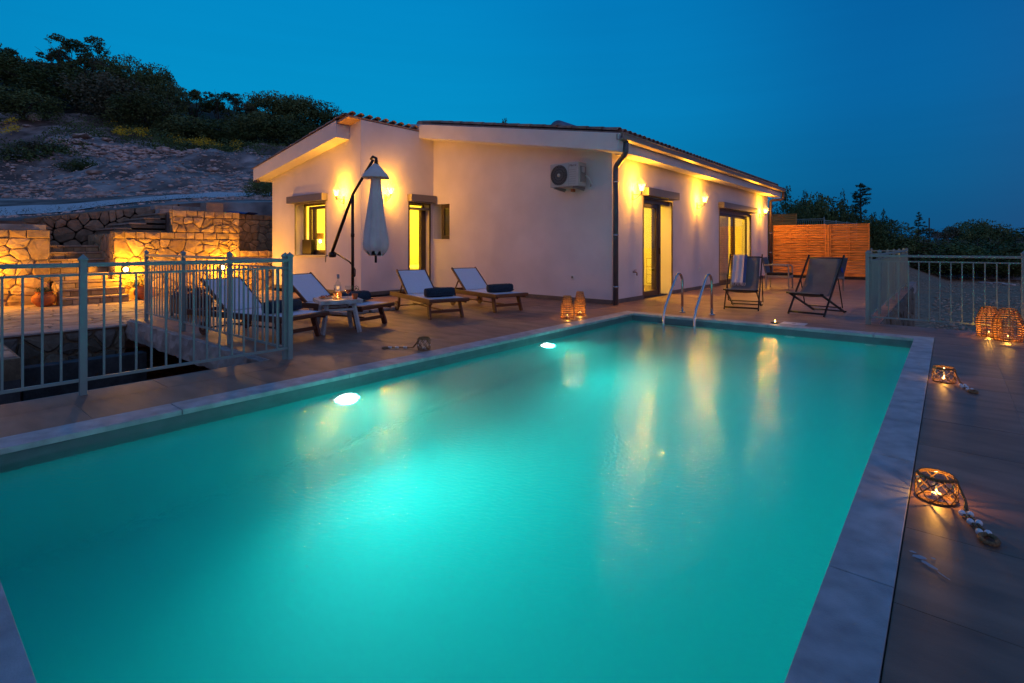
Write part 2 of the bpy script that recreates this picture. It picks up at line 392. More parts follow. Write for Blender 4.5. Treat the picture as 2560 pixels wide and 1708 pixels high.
# hill mesh: a fan of rows following the slope
cols = [-1500+40*i for i in range(30)]+[-300+14*i for i in range(86)]+[904+60*i for i in range(11)]
vs, fs, fm = [], [], []
NR = 130
for ci, c in enumerate(cols):
    cc = max(0, c); xc = -(VX+(c-1280)/FPX*RX)
    d0 = 17.0/max(.2, xc) if c < 700 else 17.6+(c-700)/800*6.5
    for r in range(NR):
        d = d0+(112-d0)*(r/(NR-1))**1.9
        x, y = at(c, d); dd = d if c >= 0 else d/d0*12.25
        vs.append((x, y, hz(c, dd)))
for ci in range(len(cols)-1):
    for r in range(NR-1):
        fs.append((ci*NR+r, (ci+1)*NR+r, (ci+1)*NR+r+1, ci*NR+r+1)); fm.append(0 if r < 82 else 1)
# the back slope runs down behind the crest so that the hill is solid from other sides too
for ci in range(len(cols)):
    x, y, z = vs[ci*NR]; vs.append((x, y, -1.7))
nb_ = len(cols)*NR
for ci in range(len(cols)-1): fs.append((ci*NR, nb_+ci, nb_+ci+1, (ci+1)*NR)); fm.append(0)
b = MB(); b.add(vs, fs, True); hill = struct(b.build('hillside', SOIL)); hill.data.materials.append(SCRUBG)
hill.data.polygons.foreach_set('material_index', fm)
# ground sheet to the horizon
b = MB(); rad = [0, 4, 8, 12, 16, 20, 24, 28, 33, 38, 44, 50, 58, 70, 90, 130, 200, 400, 900, 2500]
vs = []; nA = 96
def gz(x, y):
    d = math.hypot(x, y); z = -1.62
    if d > 52: z -= (d-52)*.004
    if y > 6 and x > -.5: z += mnoise.noise(Vector((x*.12, y*.12, 5)))*.12+mnoise.noise(Vector((x*.5, y*.5, 7)))*.04
    if y > 20.6 and x < -3 and d < 90: z = max(z, -1.62+1.5*min(1, (y-20.6)/2))
    return z
for r in rad: vs += [(r*math.cos(2*PI*k/nA), r*math.sin(2*PI*k/nA), gz(r*math.cos(2*PI*k/nA), r*math.sin(2*PI*k/nA))) for k in range(nA)]
fs = [(i*nA+k, i*nA+(k+1) % nA, (i+1)*nA+(k+1) % nA, (i+1)*nA+k) for i in range(len(rad)-1) for k in range(nA)]
b.add(vs, fs, True); struct(b.build('ground', GRAVEL))
# the pale gravel track on the slope
b = MB(); vs = []; cl = list(range(-420, 700, 20))
def rd(c):
    cc = max(c, 0); a, bb, t = bilerp([(0, (14.6, 18.8)), (150, (15.6, 19.6)), (300, (17.6, 20.6)), (450, (19.0, 22.0)), (600, (20.6, 22.8)), (720, (22.2, 23.4))], cc)
    n_, f_ = a[1][0]*(1-t)+bb[1][0]*t, a[1][1]*(1-t)+bb[1][1]*t
    k = 1 if c >= 0 else (17.0/max(.2, -(VX+(c-1280)/FPX*RX)))/(17.0/max(.2, -(VX+(0-1280)/FPX*RX)))
    return n_*k, f_*k, k
for c in cl:
    n_, f_, k = rd(c)
    for j in range(9):
        d = n_+(f_-n_)*j/8+.12*mnoise.noise(Vector((c*.05, j, 2)))*(j in (0, 8)); x, y = at(c, d); vs.append((x, y, hz(c, d/k)+.035))
b.add(vs, [(i*9+j, (i+1)*9+j, (i+1)*9+j+1, i*9+j+1) for i in range(len(cl)-1) for j in range(8)], True)
struct(b.build('gravel_track', TRACK))

# ================================================================== POOL
PX0, PX1, PY0, PY1 = -4.135, -.310, .238, 8.155
WZ = -.095; PD = -1.55
pool = thing('swimming_pool', 'rectangular turquoise swimming pool lit from under the water with pale stone coping', 'pool', (-2.2, 4.2, 0))
po = (-2.2, 4.2, 0)
b = MB()
b.add([(PX0, PY0, PD), (PX1, PY0, PD), (PX1, PY1, PD), (PX0, PY1, PD), (PX0, PY0, -.24), (PX1, PY0, -.24), (PX1, PY1, -.24), (PX0, PY1, -.24)],
      [(0, 1, 2, 3), (1, 0, 4, 5), (2, 1, 5, 6), (3, 2, 6, 7), (0, 3, 7, 4)])
b.build('basin', BASIN, pool, po)
b = MB(); t = .0
b.add([(PX0, PY0, -.24), (PX1, PY0, -.24), (PX1, PY1, -.24), (PX0, PY1, -.24), (PX0, PY0, -.03), (PX1, PY0, -.03), (PX1, PY1, -.03), (PX0, PY1, -.03)],
      [(1, 0, 4, 5), (2, 1, 5, 6), (3, 2, 6, 7), (0, 3, 7, 4)])
b.build('waterline_band', BANDT, pool, po)
# coping slabs
CW = .205; cz0, cz1 = -.03, .006; g = .006
def slab(x0, x1, y0, y1):
    MB().box(x0, x1, y0, y1, cz0, cz1).build('coping_slab', COPE, pool, po, bevel=.003)
for x0, x1 in ((-4.34, -4.105), (-.333, -.142)):
    ys = [.05, .84, 2.17, 3.50, 4.83, 6.16, 7.49, 8.148] if x0 > -1 else [.05, 1.345, 2.672, 4.0, 5.33, 6.66, 7.95, 8.155]
    ys = ys if x0 > -1 else [.05, 1.345, 2.672, 4.0, 5.33, 6.66, 8.148]
    for a, c in zip(ys, ys[1:]): slab(x0, x1, a+g/2, c-g/2)
xs = [-4.34, -3.35, -2.02, -.75, -.142]
for a, c in zip(xs, xs[1:]): slab(a+(g/2 if a > -4.3 else 0), c-(g/2 if c < -.2 else 0), 8.150, 8.375)
for a, c in zip([-4.105, -3.0, -1.7], [-3.0, -1.7, -.333]): slab(a+g/2, c-g/2, .05, .263)
# the far slabs must overhang the far wall edge as well
for a, c in ((-4.105, -3.35), (-3.35, -2.02), (-2.02, -.75), (-.75, -.36)): pass
# water body: refracting surface on a faintly milky, green-blue volume
wm = bpy.data.materials.new('pool_water'); wm.use_nodes = True; t = wm.node_tree; t.nodes.clear()
o = t.nodes.new('ShaderNodeOutputMaterial'); gl_ = t.nodes.new('ShaderNodeBsdfGlass'); gl_.inputs['IOR'].default_value = 1.33
gl_.inputs['Roughness'].default_value = .03; gl_.inputs['Color'].default_value = (1, 1, 1, 1)
t.links.new(gl_.outputs[0], o.inputs['Surface'])
ge = t.nodes.new('ShaderNodeNewGeometry')
mp = t.nodes.new('ShaderNodeMapping'); mp.inputs['Rotation'].default_value = (0, 0, -YAW); mp.inputs['Scale'].default_value = (1.5, 2.2, 1); t.links.new(ge.outputs['Position'], mp.inputs[0])
n1 = t.nodes.new('ShaderNodeTexNoise'); n1.inputs['Scale'].default_value = 21; n1.inputs['Detail'].default_value = 3; t.links.new(mp.outputs[0], n1.inputs['Vector'])
n2 = t.nodes.new('ShaderNodeTexNoise'); n2.inputs['Scale'].default_value = 1.4; n2.inputs['Detail'].default_value = 1; t.links.new(ge.outputs['Position'], n2.inputs['Vector'])
b1 = t.nodes.new('ShaderNodeBump'); b1.inputs['Strength'].default_value = .40; b1.inputs['Distance'].default_value = .010
b2 = t.nodes.new('ShaderNodeBump'); b2.inputs['Strength'].default_value = .20; b2.inputs['Distance'].default_value = .03
t.links.new(n2.outputs['Fac'], b2.inputs['Height']); t.links.new(b2.outputs[0], b1.inputs['Normal']); t.links.new(n1.outputs['Fac'], b1.inputs['Height']); t.links.new(b1.outputs[0], gl_.inputs['Normal'])
pv = t.nodes.new('ShaderNodeVolumePrincipled'); pv.inputs['Color'].default_value = (.10, .95, .84, 1); pv.inputs['Density'].default_value = .16
pv.inputs['Absorption Color'].default_value = (.04, .85, .78, 1); pv.inputs['Anisotropy'].default_value = .35
t.links.new(pv.outputs[0], o.inputs['Volume'])
MB().box(PX0-.03, PX1+.03, PY0-.03, PY1+.03, PD-.03, WZ).build('water', wm, pool, po)
for y, pw in ((2.62, 1.0), (5.62, .75)):
    b = MB(); b.xf(Matrix.Identity(4))
    rim = MB(); rim.lathe([(.12, 0), (.12, .02), (.072, .034)], 24, cap1=False)
    mx = Matrix.Translation((PX0, y, -.42)) @ Matrix.Rotation(PI/2, 4, 'Y')
    rim.xf(mx); rm = rim.build('pool_light', WPLAST, pool, po)
    ln = MB(); ln.lathe([(.070, .034), (.04, .043), (0.001, .047)], 24, cap1=False); ln.xf(mx); ln.build('lens', POOLL, rm, po)
    light('pool_lamp', 'SPOT', (PX0+.09-po[0], y-po[1], -.42), 205*pw, (.12, 1.0, .86), .07, pool, spot_size=math.radians(150), spot_blend=.9)
    bpy.data.objects[-1] if False else None
for o in [o for o in bpy.data.objects if o.type == 'LIGHT' and o.name.startswith('pool_lamp')]:
    o.rotation_euler = (0, math.radians(-85), 0)
for x in (-3.62, -2.68, -1.72, -.78):
    b = MB(); b.lathe([(.062, 0), (.062, .012), (.03, .016), (.02, .006)], 18, cap1=True)
    b.xf(Matrix.Translation((x, PY1, -.30)) @ Matrix.Rotation(PI/2, 4, 'X')); b.build('inlet', WPLAST, pool, po)

# ladder
lad = thing('pool_ladder', 'polished steel pool ladder with two arched handrails at the far pool edge', 'ladder', (-3.3, 8.4, 0))
lo = (-3.3, 8.4, 0)
for x in (-3.52, -3.02):
    pts = [(x, 8.80, 0), (x, 8.80, .52)]
    for k in range(1, 9):
        a = PI*k/9*.92; pts.append((x, 8.80-.155*(1-math.cos(a)), .52+.155*math.sin(a)))
    pts += [(x, 8.10, .16), (x, 8.03, .02), (x, 8.03, -.95)]
    MB().tube(pts, .021, 12).build('handrail', STEEL, lad, lo)
    b = MB(); b.lathe([(.055, .004), (.055, .014), (.03, .022)], 20, (x, 8.80, 0)); b.build('flange', STEEL, lad, lo)
for z in (-.16, -.42, -.68, -.92): MB().box(-3.50, -3.04, 7.995, 8.065, z-.012, z+.012).build('rung', STEEL, lad, lo)

# ================================================================== TERRACE
def tilefield(name, root, rects, x0, y0, tw, tl, along='y', z=0.0):
    """lay tiles on a grid clipped to rects [(x0,x1,y0,y1)], half-bond"""
    out = 0
    for (a0, a1, b0, b1) in rects:
        i0 = math.floor((a0-x0)/tw)-1; i1 = math.ceil((a1-x0)/tw)+1
        for i in range(i0, i1):
            u0 = x0+i*tw; u1 = u0+tw
            sh = (tl/2 if i % 2 else 0)
            j0 = math.floor((b0-y0-sh)/tl)-1; j1 = math.ceil((b1-y0-sh)/tl)+1
            for j in range(j0, j1):
                v0 = y0+sh+j*tl; v1 = v0+tl
                X0, X1, Y0, Y1 = max(u0, a0), min(u1, a1), max(v0, b0), min(v1, b1)
                if X1-X0 < .03 or Y1-Y0 < .03: continue
                e = .0016
                xa, xb = X0+(e if u0 > a0 else 0), X1-(e if u1 < a1 else 0)
                ya, yb = Y0+(e if v0 > b0 else 0), Y1-(e if v1 < b1 else 0)
                dz = R.uniform(-.0004, .0006)
                if along == 'x': raise ValueError
                MB().box(xa, xb, ya, yb, z-.010, z+dz).build(name, TILE, root); out += 1
    return out
b = MB()
for r in ((-9.86, -4.345, 2.50, 9.381), (-5.27, -4.345, -3.0, 2.50), (-4.345, -.80, 8.38, 9.381), (-.80, 3.2, 8.38, 9.381), (-.137, 3.2, -3.0, 8.38), (-4.345, -.137, -3.0, .045), (-4.95, -.802, 9.381, 21.0)):
    b.box(r[0], r[1], r[2], r[3], -.30, -.0022)
terr = struct(b.build('terrace', GROUT))
nt_ = tilefield('tile', terr, [(-9.80, -4.345, 2.52, 9.12), (-5.25, -4.345, -1.0, 2.52)], -4.87, .90, .594, 1.182)
nt_ += tilefield('tile', terr, [(-4.345, -.137, 8.38, 9.12)], -4.87, .90, .594, 1.182)
nt_ += tilefield('tile', terr, [(-5.05, -.80, 9.12, 20.85)], -4.87, .90, .594, 1.182)
# right side: long direction across
def tilesx(rects, X0, Y0):
    for (a0, a1, b0, b1) in rects:
        for j in range(-10, 20):
            v0 = Y0+j*.588; v1 = v0+.588
            sh = 0
            for i in range(-3, 5):
                u0 = X0+i*1.18; u1 = u0+1.18
                xa, xb, ya, yb = max(u0, a0), min(u1, a1), max(v0, b0), min(v1, b1)
                if xb-xa < .03 or yb-ya < .03: continue
                MB().box(xa+(.0016 if u0 > a0 else 0), xb-(.0016 if u1 < a1 else 0), ya+.0016, yb-.0016, -.010, R.uniform(-.0004, .0006)).build('tile', TILE, terr)
tilesx([(-.137, 3.1, -1.2, 9.38)], .36, 2.09)
tilesx([(-.80, -.137, 8.38, 9.38)], .36, 2.09)
tilesx([(-4.345, -.137, -1.2, .045)], .36, 2.09)
# rough concrete edge of the terrace slab over the pit
b = MB(); n = 40
vs = []
for i in range(n+1):
    x = -9.86+(4.6)*i/n
    for z in (-.30, -.2, -.1, -.012): vs.append((x, 2.49-(.0 if z < -.28 else .02)-R.uniform(0, .035), z+R.uniform(-.012, .004)))
    vs.append((x, 2.52, -.011))
b.add(vs, [(i*5+j, (i+1)*5+j, (i+1)*5+j+1, i*5+j+1) for i in range(n) for j in range(4)])
tag(b.build('slab_edge', CONC), 'rough broken concrete edge of the terrace slab above the dark pit', 'concrete edge')
# retaining wall below the terrace, facing the lot
rw = thing('retaining_wall', 'grey stone retaining wall under the far terrace edge beside the gravel lot', 'retaining wall', (-.8, 14, -.8)); ro = (-.8, 14, -.8)
MB().box(-1.1, -.82, 9.41, 20.6, -1.75, -.302).build('core', MORTAR, rw, ro)
MB().box(-1.1, -.82, 9.41, 20.6, -.301, -.012).build('cap', MORTAR, rw, ro)
rr = random.Random(5)
stones(rw, ro, (-.815, 9.42, -1.6), (0, 1, 0), (0, 0, 1), vor(9.2, 1.59, 110, rr, 1.1), .05, GSTONE, rr)
MB().box(-.78, 3.2, 9.33, 9.395, -1.7, -.302).build('front_core', CONC, rw, ro)

# ================================================================== PATIO AND PIT (left)
PZ = -.08
b = MB(); b.box(-14.8, -9.875, 1.0, 6.9, PZ-.25, PZ-.012); b.box(-14.8, -7.9, -4, .995, PZ-.25, PZ-.012)
pat = struct(b.build('patio', MORTAR))
rr = random.Random(21)
stones(pat, None, (-14.62, 1.0, PZ-.014), (1, 0, 0), (0, 1, 0), vor(4.74, 5.9, 200, rr, .8, .010), .016, FLAG, rr, 'flagstone', flat=True, rough=.001)
stones(pat, None, (-12.9, -1.2, PZ-.014), (1, 0, 0), (0, 1, 0), vor(4.95, 2.18, 74, rr, .8, .010), .016, FLAG, rr, 'flagstone', flat=True, rough=.001)
pw = thing('pit_wall', 'low grey stone retaining wall along the patio above the pit', 'stone wall', (-9.85, 1.8, -.5)); po2 = (-9.85, 1.8, -.5)
MB().box(-10.05, -9.87, 1.0, 2.44, -1.6, -.10).build('core', MORTAR, pw, po2)
MB().box(-10.10, -9.80, .98, 2.44, -.10, PZ+.006).build('cap', CONC, pw, po2, bevel=.006)
stones(pw, po2, (-9.868, 1.0, -1.25), (0, 1, 0), (0, 0, 1), vor(1.44, 1.14, 24, rr, 1.2, .014), .05, GSTONE, rr)
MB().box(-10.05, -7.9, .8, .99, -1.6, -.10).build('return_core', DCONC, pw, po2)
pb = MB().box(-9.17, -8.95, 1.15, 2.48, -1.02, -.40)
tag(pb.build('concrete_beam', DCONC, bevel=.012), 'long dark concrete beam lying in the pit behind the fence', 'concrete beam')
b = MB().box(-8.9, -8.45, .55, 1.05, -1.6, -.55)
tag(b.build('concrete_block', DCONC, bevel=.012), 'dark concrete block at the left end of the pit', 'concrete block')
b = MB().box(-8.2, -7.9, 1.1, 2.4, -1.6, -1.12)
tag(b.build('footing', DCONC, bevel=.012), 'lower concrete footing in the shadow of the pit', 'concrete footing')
b = MB().tube([(-8.93, 1.10, -1.5), (-8.93, 1.11, -.38)], .022, 8)
tag(b.build('steel_pipe', mat('rust', (.09, .022, .012), .9, var=.4)), 'thin rusty steel pipe standing upright at the end of the beam', 'pipe')

# ================================================================== STONE WALLS (left)
XW = -14.65
def wall(name, label, y0, y1, z0, z1, n, seed, x=XW, th=.30, asp=1.15, m=STONE, slope=0, end=False):
    t = thing(name, label, 'stone wall', (x, (y0+y1)/2, z0)); of = (x, (y0+y1)/2, z0); rr = random.Random(seed)
    b = MB()
    b.add([(x, y0, z0), (x, y1, z0), (x, y1, z1+slope), (x, y0, z1), (x-th, y0, z0), (x-th, y1, z0), (x-th, y1, z1+slope), (x-th, y0, z1)],
          [(0, 1, 2, 3), (5, 4, 7, 6), (3, 2, 6, 7), (1, 5, 6, 2), (4, 0, 3, 7), (4, 5, 1, 0)])
    b.build('core', MORTAR, t, of)
    W_, H_ = y1-y0, z1-z0
    # squared quoins and a top course, irregular stones between
    cells = []
    def rc(a, b_, c, d): cells.append([(a+.008, c+.008), (b_-.008, c+.008), (b_-.008, d-.008), (a+.008, d-.008)])
    if slope == 0:
        tc_ = .155; a = 0
        while a < W_-.05:
            k = rr.uniform(.16, .34); k = W_-a if W_-a-k < .12 else k; rc(a, a+k, H_-tc_-rr.uniform(-.0, .02), H_-.002); a += k
        hh = H_-tc_-.015
    else: hh = H_
    cs = vor(W_, hh, n, rr, asp, .0085)
    if slope: cs = [[(u, v+slope*u/W_*(v/H_)) for u, v in c] for c in cs]
    stones(t, of, (x-.004, y0, z0), (0, 1, 0), (0, 0, 1), cells+cs, .035, m, rr)
    if end: stones(t, of, (x-th, y0+.004, z0), (1, 0, 0), (0, 0, 1), vor(th, H_, max(4, int(H_*7)), rr, 1.3, .010), .012, m, rr)
    return t
wall('stone_wall', 'high honey-coloured stone wall left of the steps behind the clay pot', -4.6, 2.30, PZ-.02, 1.475, 130, 3, x=XW)
wall('stone_wall', 'long two-step stone wall right of the steps carrying both wall lights', 3.40, 6.17, PZ-.02, 1.475, 72, 4, th=.20, end=True)
wall('stone_wall', 'upper tier of stone wall with squared corner stones under the concrete blocks', 4.585, 6.165, 1.478, 2.03, 17, 6, th=.2, end=True)
wall('stone_wall', 'low stone wall at the foot of the dim recess next to the house', 6.172, 8.4, PZ-.02, 1.01, 34, 7)
wall('stone_wall', 'dim set-back stone wall beside the left end of the house', 6.3, 9.2, 1.0, 2.05, 42, 8, x=-15.5)
wall('stone_wall', 'dim brown stone wall behind the top of the steps with rising top edge', 2.2, 5.5, .80, 1.80, 62, 9, x=-17.0, slope=.55, m=mat('brown_field_stone', (.30, .215, .15), .9, var=.3, vscale=7, rnd=.3, bump=.9, bscale=18, tint=[(1, .9, .8), (1.1, 1, .95), (.9, .8, .7)]))
# soil and paving behind the walls
b = MB(); b.box(-16.98, -14.96, -12, 2.32, .5, 1.44); b.box(-16.98, -14.96, 4.60, 6.10, 1.2, 1.98); b.box(-16.98, -15.82, 6.12, 9.4, 1.2, 1.98); b.box(-15.8, -14.97, 6.2, 9.2, .5, .96)
b.box(-16.98, -14.86, 3.60, 4.58, .5, 1.44); b.box(-16.98, -16.3, 2.34, 3.40, .3, 1.02); b.box(-19, -17.0, -12, 2.2, .6, 1.73); b.box(-18.4, -17.32, 2.2, 5.6, .6, 1.78); b.box(-19, -15.85, 9.42, 12, .5, 2.05)
struct(b.build('terraced_soil', SOIL))
b = MB().box(-16.4, -15.1, 1.55, 2.31, 1.45, 1.60)
tag(b.build('concrete_kerb', CONC, bevel=.01), 'pale concrete slab on top of the left stone wall', 'concrete slab')
st = thing('stone_steps', 'wide stone steps climbing through the gap in the stone wall', 'steps', (-14.8, 2.9, PZ)); so = (-14.8, 2.9, PZ); rr = random.Random(31)
for k in range(8):
    xf = -13.93-.28*k; z0 = PZ+.155*k; y0, y1 = (2.36, 3.52) if k < 3 else (2.32, 3.39)
    MB().box(xf-.6 if k < 7 else xf-.25, xf-.02, y0+.01, y1-.01, PZ if k == 0 else z0-.02, z0+.11).build('step_core', MORTAR, st, so)
    a = y0
    while a < y1-.04:
        q = rr.uniform(.18, .36); q = y1-a if y1-a-q < .14 else q
        MB().box(xf-.02, xf+rr.uniform(.0, .012), a+.006, a+q-.006, z0+.004, z0+.102).build('riser_stone', STONE, st, so, bevel=.006); a += q
    a = y0
    while a < y1-.04:
        q = rr.uniform(.26, .5); q = y1-a if y1-a-q < .18 else q
        MB().box(xf-.31, xf+.025+rr.uniform(-.008, .012), a+.004, a+q-.004, z0+.112, z0+.153).build('tread_slab', FLAG, st, so, bevel=.006); a += q
# cheek of the steps
stones(st, so, (-14.64, 2.352, PZ), (1, 0, 0), (0, 0, 1), vor(.70, .44, 9, rr, 1.1, .01), .02, STONE, rr)
MB().box(-14.64, -13.95, 2.353, 2.372, PZ, .36).build('cheek', MORTAR, st, so)
b = MB().box(-16.97, -14.86, 3.412, 3.59, .2, 1.44); gs = thing('stone_wall', 'short stone cheek wall closing the right side of the upper steps', 'stone wall', (-15.9, 3.5, .2)); b.build('core', MORTAR, gs, (-15.9, 3.5, .2))
stones(gs, (-15.9, 3.5, .2), (-16.9, 3.414, .5), (1, 0, 0), (0, 0, 1), vor(2.0, .93, 20, random.Random(44), 1.2, .011), .02, STONE, random.Random(44))
st2 = thing('stone_steps', 'narrow side steps rising to the right behind the stone wall', 'steps', (-16, 4.6, 1.45)); so2 = (-16, 4.6, 1.45)
for k in range(4):
    MB().box(-16.9, -15.1, 3.55+.3*k, 4.58 if k < 3 else 4.58, 1.442+.13*k, 1.53+.13*k).build('riser', GSTONE, st2, so2, bevel=.01)
    MB().box(-16.92, -15.08, 3.52+.3*k, 3.86+.3*k if k < 3 else 4.58, 1.532+.13*k, 1.572+.13*k).build('tread_slab', FLAG, st2, so2, bevel=.008)
for k, (y0, y1, z0, z1, xx) in enumerate(((4.62, 6.0, 1.99, 2.10, -15.7), (4.62, 5.9, 2.10, 2.22, -16.1))):
    t = thing('block_course', ('lower' if k == 0 else 'upper')+' course of grey concrete blocks above the upper stone wall', 'blocks', (xx, 5.3, z0))
    a = y0
    while a < y1-.1:
        MB().box(xx-.35, xx, a+.005, min(a+.42, y1)-.005, z0, z1).build('block', CONC, t, (xx, 5.3, z0), bevel=.008); a += .42
b = MB().box(-15.6, -15.2, 5.55, 5.98, 2.0, 2.30)
tag(b.build('block_pier', mat('pale_block', (.36, .26, .20), .9, var=.2, bump=.5, bscale=20), bevel=.01), 'squat beige block pier standing on the upper stone wall', 'pier')
rr = random.Random(12)
b = MB(); vs = [(-16.1+.75*i/9+rr.uniform(-.03, .03), 6.15+.14*j+rr.uniform(-.03, .03), 2.02+rr.uniform(0, .10)) for i in range(10) for j in range(7)]
b.add(vs, [(i*7+j, (i+1)*7+j, (i+1)*7+j+1, i*7+j+1) for i in range(9) for j in range(6)])
tag(b.build('tarpaulin', BLUET), 'crumpled blue tarpaulin lying above the set-back stone wall', 'tarpaulin')

# ================================================================== HOUSE
XD, YC, XB, YA, XL, YE = -5.05, 9.12, -10.22, 6.95, -14.42, 20.55
hs = thing('house', 'white rendered bungalow with clay-tiled gable roof, lit lanterns and open doors', 'house', (-9, 12, 0)); ho = (-9, 12, 0)
SL = .178
def ztop(x): return 4.03-SL*abs(x-XB)
T = .30
def wallpanels(b, axis, c, u0, u1, z1f, holes, sgn):
    """wall in plane axis=c from u0 to u1, thickness T inward (sgn), with rectangular holes"""
    us = sorted(set([u0, u1]+[h[0] for h in holes]+[h[1] for h in holes]))
    for a, d in zip(us, us[1:]):
        m = (a+d)/2; hh = [h for h in holes if h[0] <= m <= h[1]]
        zs = [0]
        for h in sorted(hh, key=lambda h: h[2]): zs += [h[2], h[3]]
        za, zd = z1f(a), z1f(d)
        segs = []
        if hh:
            k = hh[0]
            if k[2] > .02: segs.append((0, k[2], 0, k[2]))
            segs.append((k[3], za, k[3], zd))
        else: segs.append((0, za, 0, zd))
        for (p0, p1, q0, q1) in segs:
            c2 = c+sgn*T
            if axis == 'x': P = lambda u, z, w_: (w_, u, z)
            else: P = lambda u, z, w_: (u, w_, z)
            vs = [P(a, p0, c), P(d, q0, c), P(d, q1, c), P(a, p1, c), P(a, p0, c2), P(d, q0, c2), P(d, q1, c2), P(a, p1, c2)]
            b.add(vs, [(0, 1, 2, 3), (5, 4, 7, 6), (3, 2, 6, 7), (0, 4, 5, 1), (1, 5, 6, 2), (4, 0, 3, 7)])
WA = (-13.17, -11.66, .91, 2.24); DB = (8.30, 9.02, 0.0, 2.22); WC = (-10.21, -9.62, 1.31, 2.2)
D1 = (10.45, 12.02, 0.0, 2.20); D2 = (15.30, 18.45, 0.0, 2.20)
wallsp = (('y', YA, XL, XB, lambda x: ztop(x)-.02, [WA], 1), ('x', XB, YA+T, YC+T, lambda y: 4.01, [DB], -1),
          ('y', YC, XB, XD, lambda x: ztop(x)-.02, [WC], 1), ('x', XD, YC+T, YE, lambda y: 3.08, [D1, D2], -1),
          ('x', XL, YA+T, YE, lambda y: 3.2, [], 1), ('y', YE, XL+T, XD-T, lambda x: ztop(x)-.05, [], -1))
for ax, c, a, d, f, h, s in wallsp:
    b = MB(); wallpanels(b, ax, c, a, d, f, h, s); b.build('wall', PLASTER, hs, ho)
# skirting
def skirt(ax, c, a, d, s):
    if ax == 'y': MB().box(a, d, c-s*.012, c-s*.0005, 0, .085).build('skirting', SKIRT, hs, ho)
    else: MB().box(c-s*.0005 if s > 0 else c+.0005, c+.012, a, d, 0, .085).build('skirting', SKIRT, hs, ho)
MB().box(XL, XB+.012, YA-.012, YA-.0005, 0, .085).build('skirting', SKIRT, hs, ho)
MB().box(XB+.0005, XB+.012, YA, DB[0], 0, .085).build('skirting', SKIRT, hs, ho)
MB().box(XB+.013, XD+.012, YC-.012, YC-.0005, 0, .085).build('skirting', SKIRT, hs, ho)
for a, d in ((YC, D1[0]), (D1[1], D2[0]), (D2[1], YE)): MB().box(XD+.0005, XD+.012, a, d, 0, .085).build('skirting', SKIRT, hs, ho)
# eave bands
def band(x0, x1, y0, y1, zb0, zb1, zt0, zt1, name='eave_band', cut=0):
    b = MB(); vs = [(x0, y0, zb0), (x1, y0, zb1), (x1+cut, y0, zt1), (x0, y0, zt0), (x0, y1, zb0), (x1, y1, zb1), (x1+cut, y1, zt1), (x0, y1, zt0)]
    b.add(vs, [(0, 1, 2, 3), (5, 4, 7, 6), (3, 2, 6, 7), (0, 4, 5, 1), (1, 5, 6, 2), (4, 0, 3, 7)]); return b.build(name, BAND, hs, ho, bevel=.006)
band(-14.80, -10.68, 6.60, YA-.002, 2.935, 3.605, 3.28, 3.985)
band(-10.55, -4.68, 8.64, YC-.002, 3.905, 2.885, 4.245, 3.205, cut=.05)
b = MB().box(-4.98, -4.69, YC+.0, 20.95, 2.90, 3.16); b.build('eave_soffit', BAND, hs, ho, bevel=.004)
MB().box(-14.80, XL-.002, YA, YE, 2.94, 3.24).build('eave_soffit', BAND, hs, ho)
# roof
rf = MB(); zt = lambda x: 4.235-SL*abs(x+10.25)
rf.add([(-10.25, 8.70, zt(-10.25)), (-4.60, 8.70, zt(-4.60)), (-4.60, 20.9, zt(-4.60)), (-10.25, 20.9, zt(-10.25)), (-10.25, 8.70, zt(-10.25)-.07), (-4.60, 8.70, zt(-4.60)-.07), (-4.60, 20.9, zt(-4.60)-.07), (-10.25, 20.9, zt(-10.25)-.07)],
       [(0, 1, 2, 3), (7, 6, 5, 4), (0, 4, 5, 1), (1, 5, 6, 2), (2, 6, 7, 3), (3, 7, 4, 0)])
za = lambda x: 4.05-SL*abs(x+10.25)
rf.add([(-14.85, 6.62, za(-14.85)), (-10.22, 6.62, za(-10.22)), (-10.22, 20.9, za(-10.22)), (-14.85, 20.9, za(-14.85)), (-14.85, 6.62, za(-14.85)-.05), (-10.22, 6.62, za(-10.22)-.05), (-10.22, 20.9, za(-10.22)-.05), (-14.85, 20.9, za(-14.85)-.05)],
       [(0, 1, 2, 3), (7, 6, 5, 4), (0, 4, 5, 1), (1, 5, 6, 2), (2, 6, 7, 3), (3, 7, 4, 0)])
roof = rf.build('roof', RTILE, hs, ho)
def cover(L_=.40, r0=.092, r1=.076):
    """half-round clay tile along +x, laid convex up"""
    b = MB(); n = 8; vs = []
    for x, r, t in ((0, r1, 0), (L_, r0, 0), (L_, r0-.014, 0), (0, r1-.014, 0)):
        vs += [(x, r*math.cos(PI*k/n), r*.75*math.sin(PI*k/n)+.02) for k in range(n+1)]
    m = n+1; fs = []
    for i in range(4):
        j = (i+1) % 4; fs += [(i*m+k, j*m+k, j*m+k+1, i*m+k+1) for k in range(n)]
    b.add(vs, fs, True); return b
tmesh = cover().mesh('roof_tile'); tmesh.materials.append(RTILE)
PITCH = math.atan(SL)
def rtile(x, y, z, rot=0, sgn=1, tilt=PITCH):
    o = bpy.data.objects.new('roof_tile', tmesh); COL.objects.link(o); o.parent = roof
    o.matrix_local = Matrix.Translation((x-ho[0], y-ho[1], z-ho[2])) @ Matrix.Rotation(rot, 4, 'Z') @ Matrix.Rotation(tilt, 4, 'Y') @ Matrix.Rotation(R.uniform(-.02, .02), 4, 'Z')
    return o
field = MB(); cb = cover()
ncol = int((20.85-8.86)/.205)
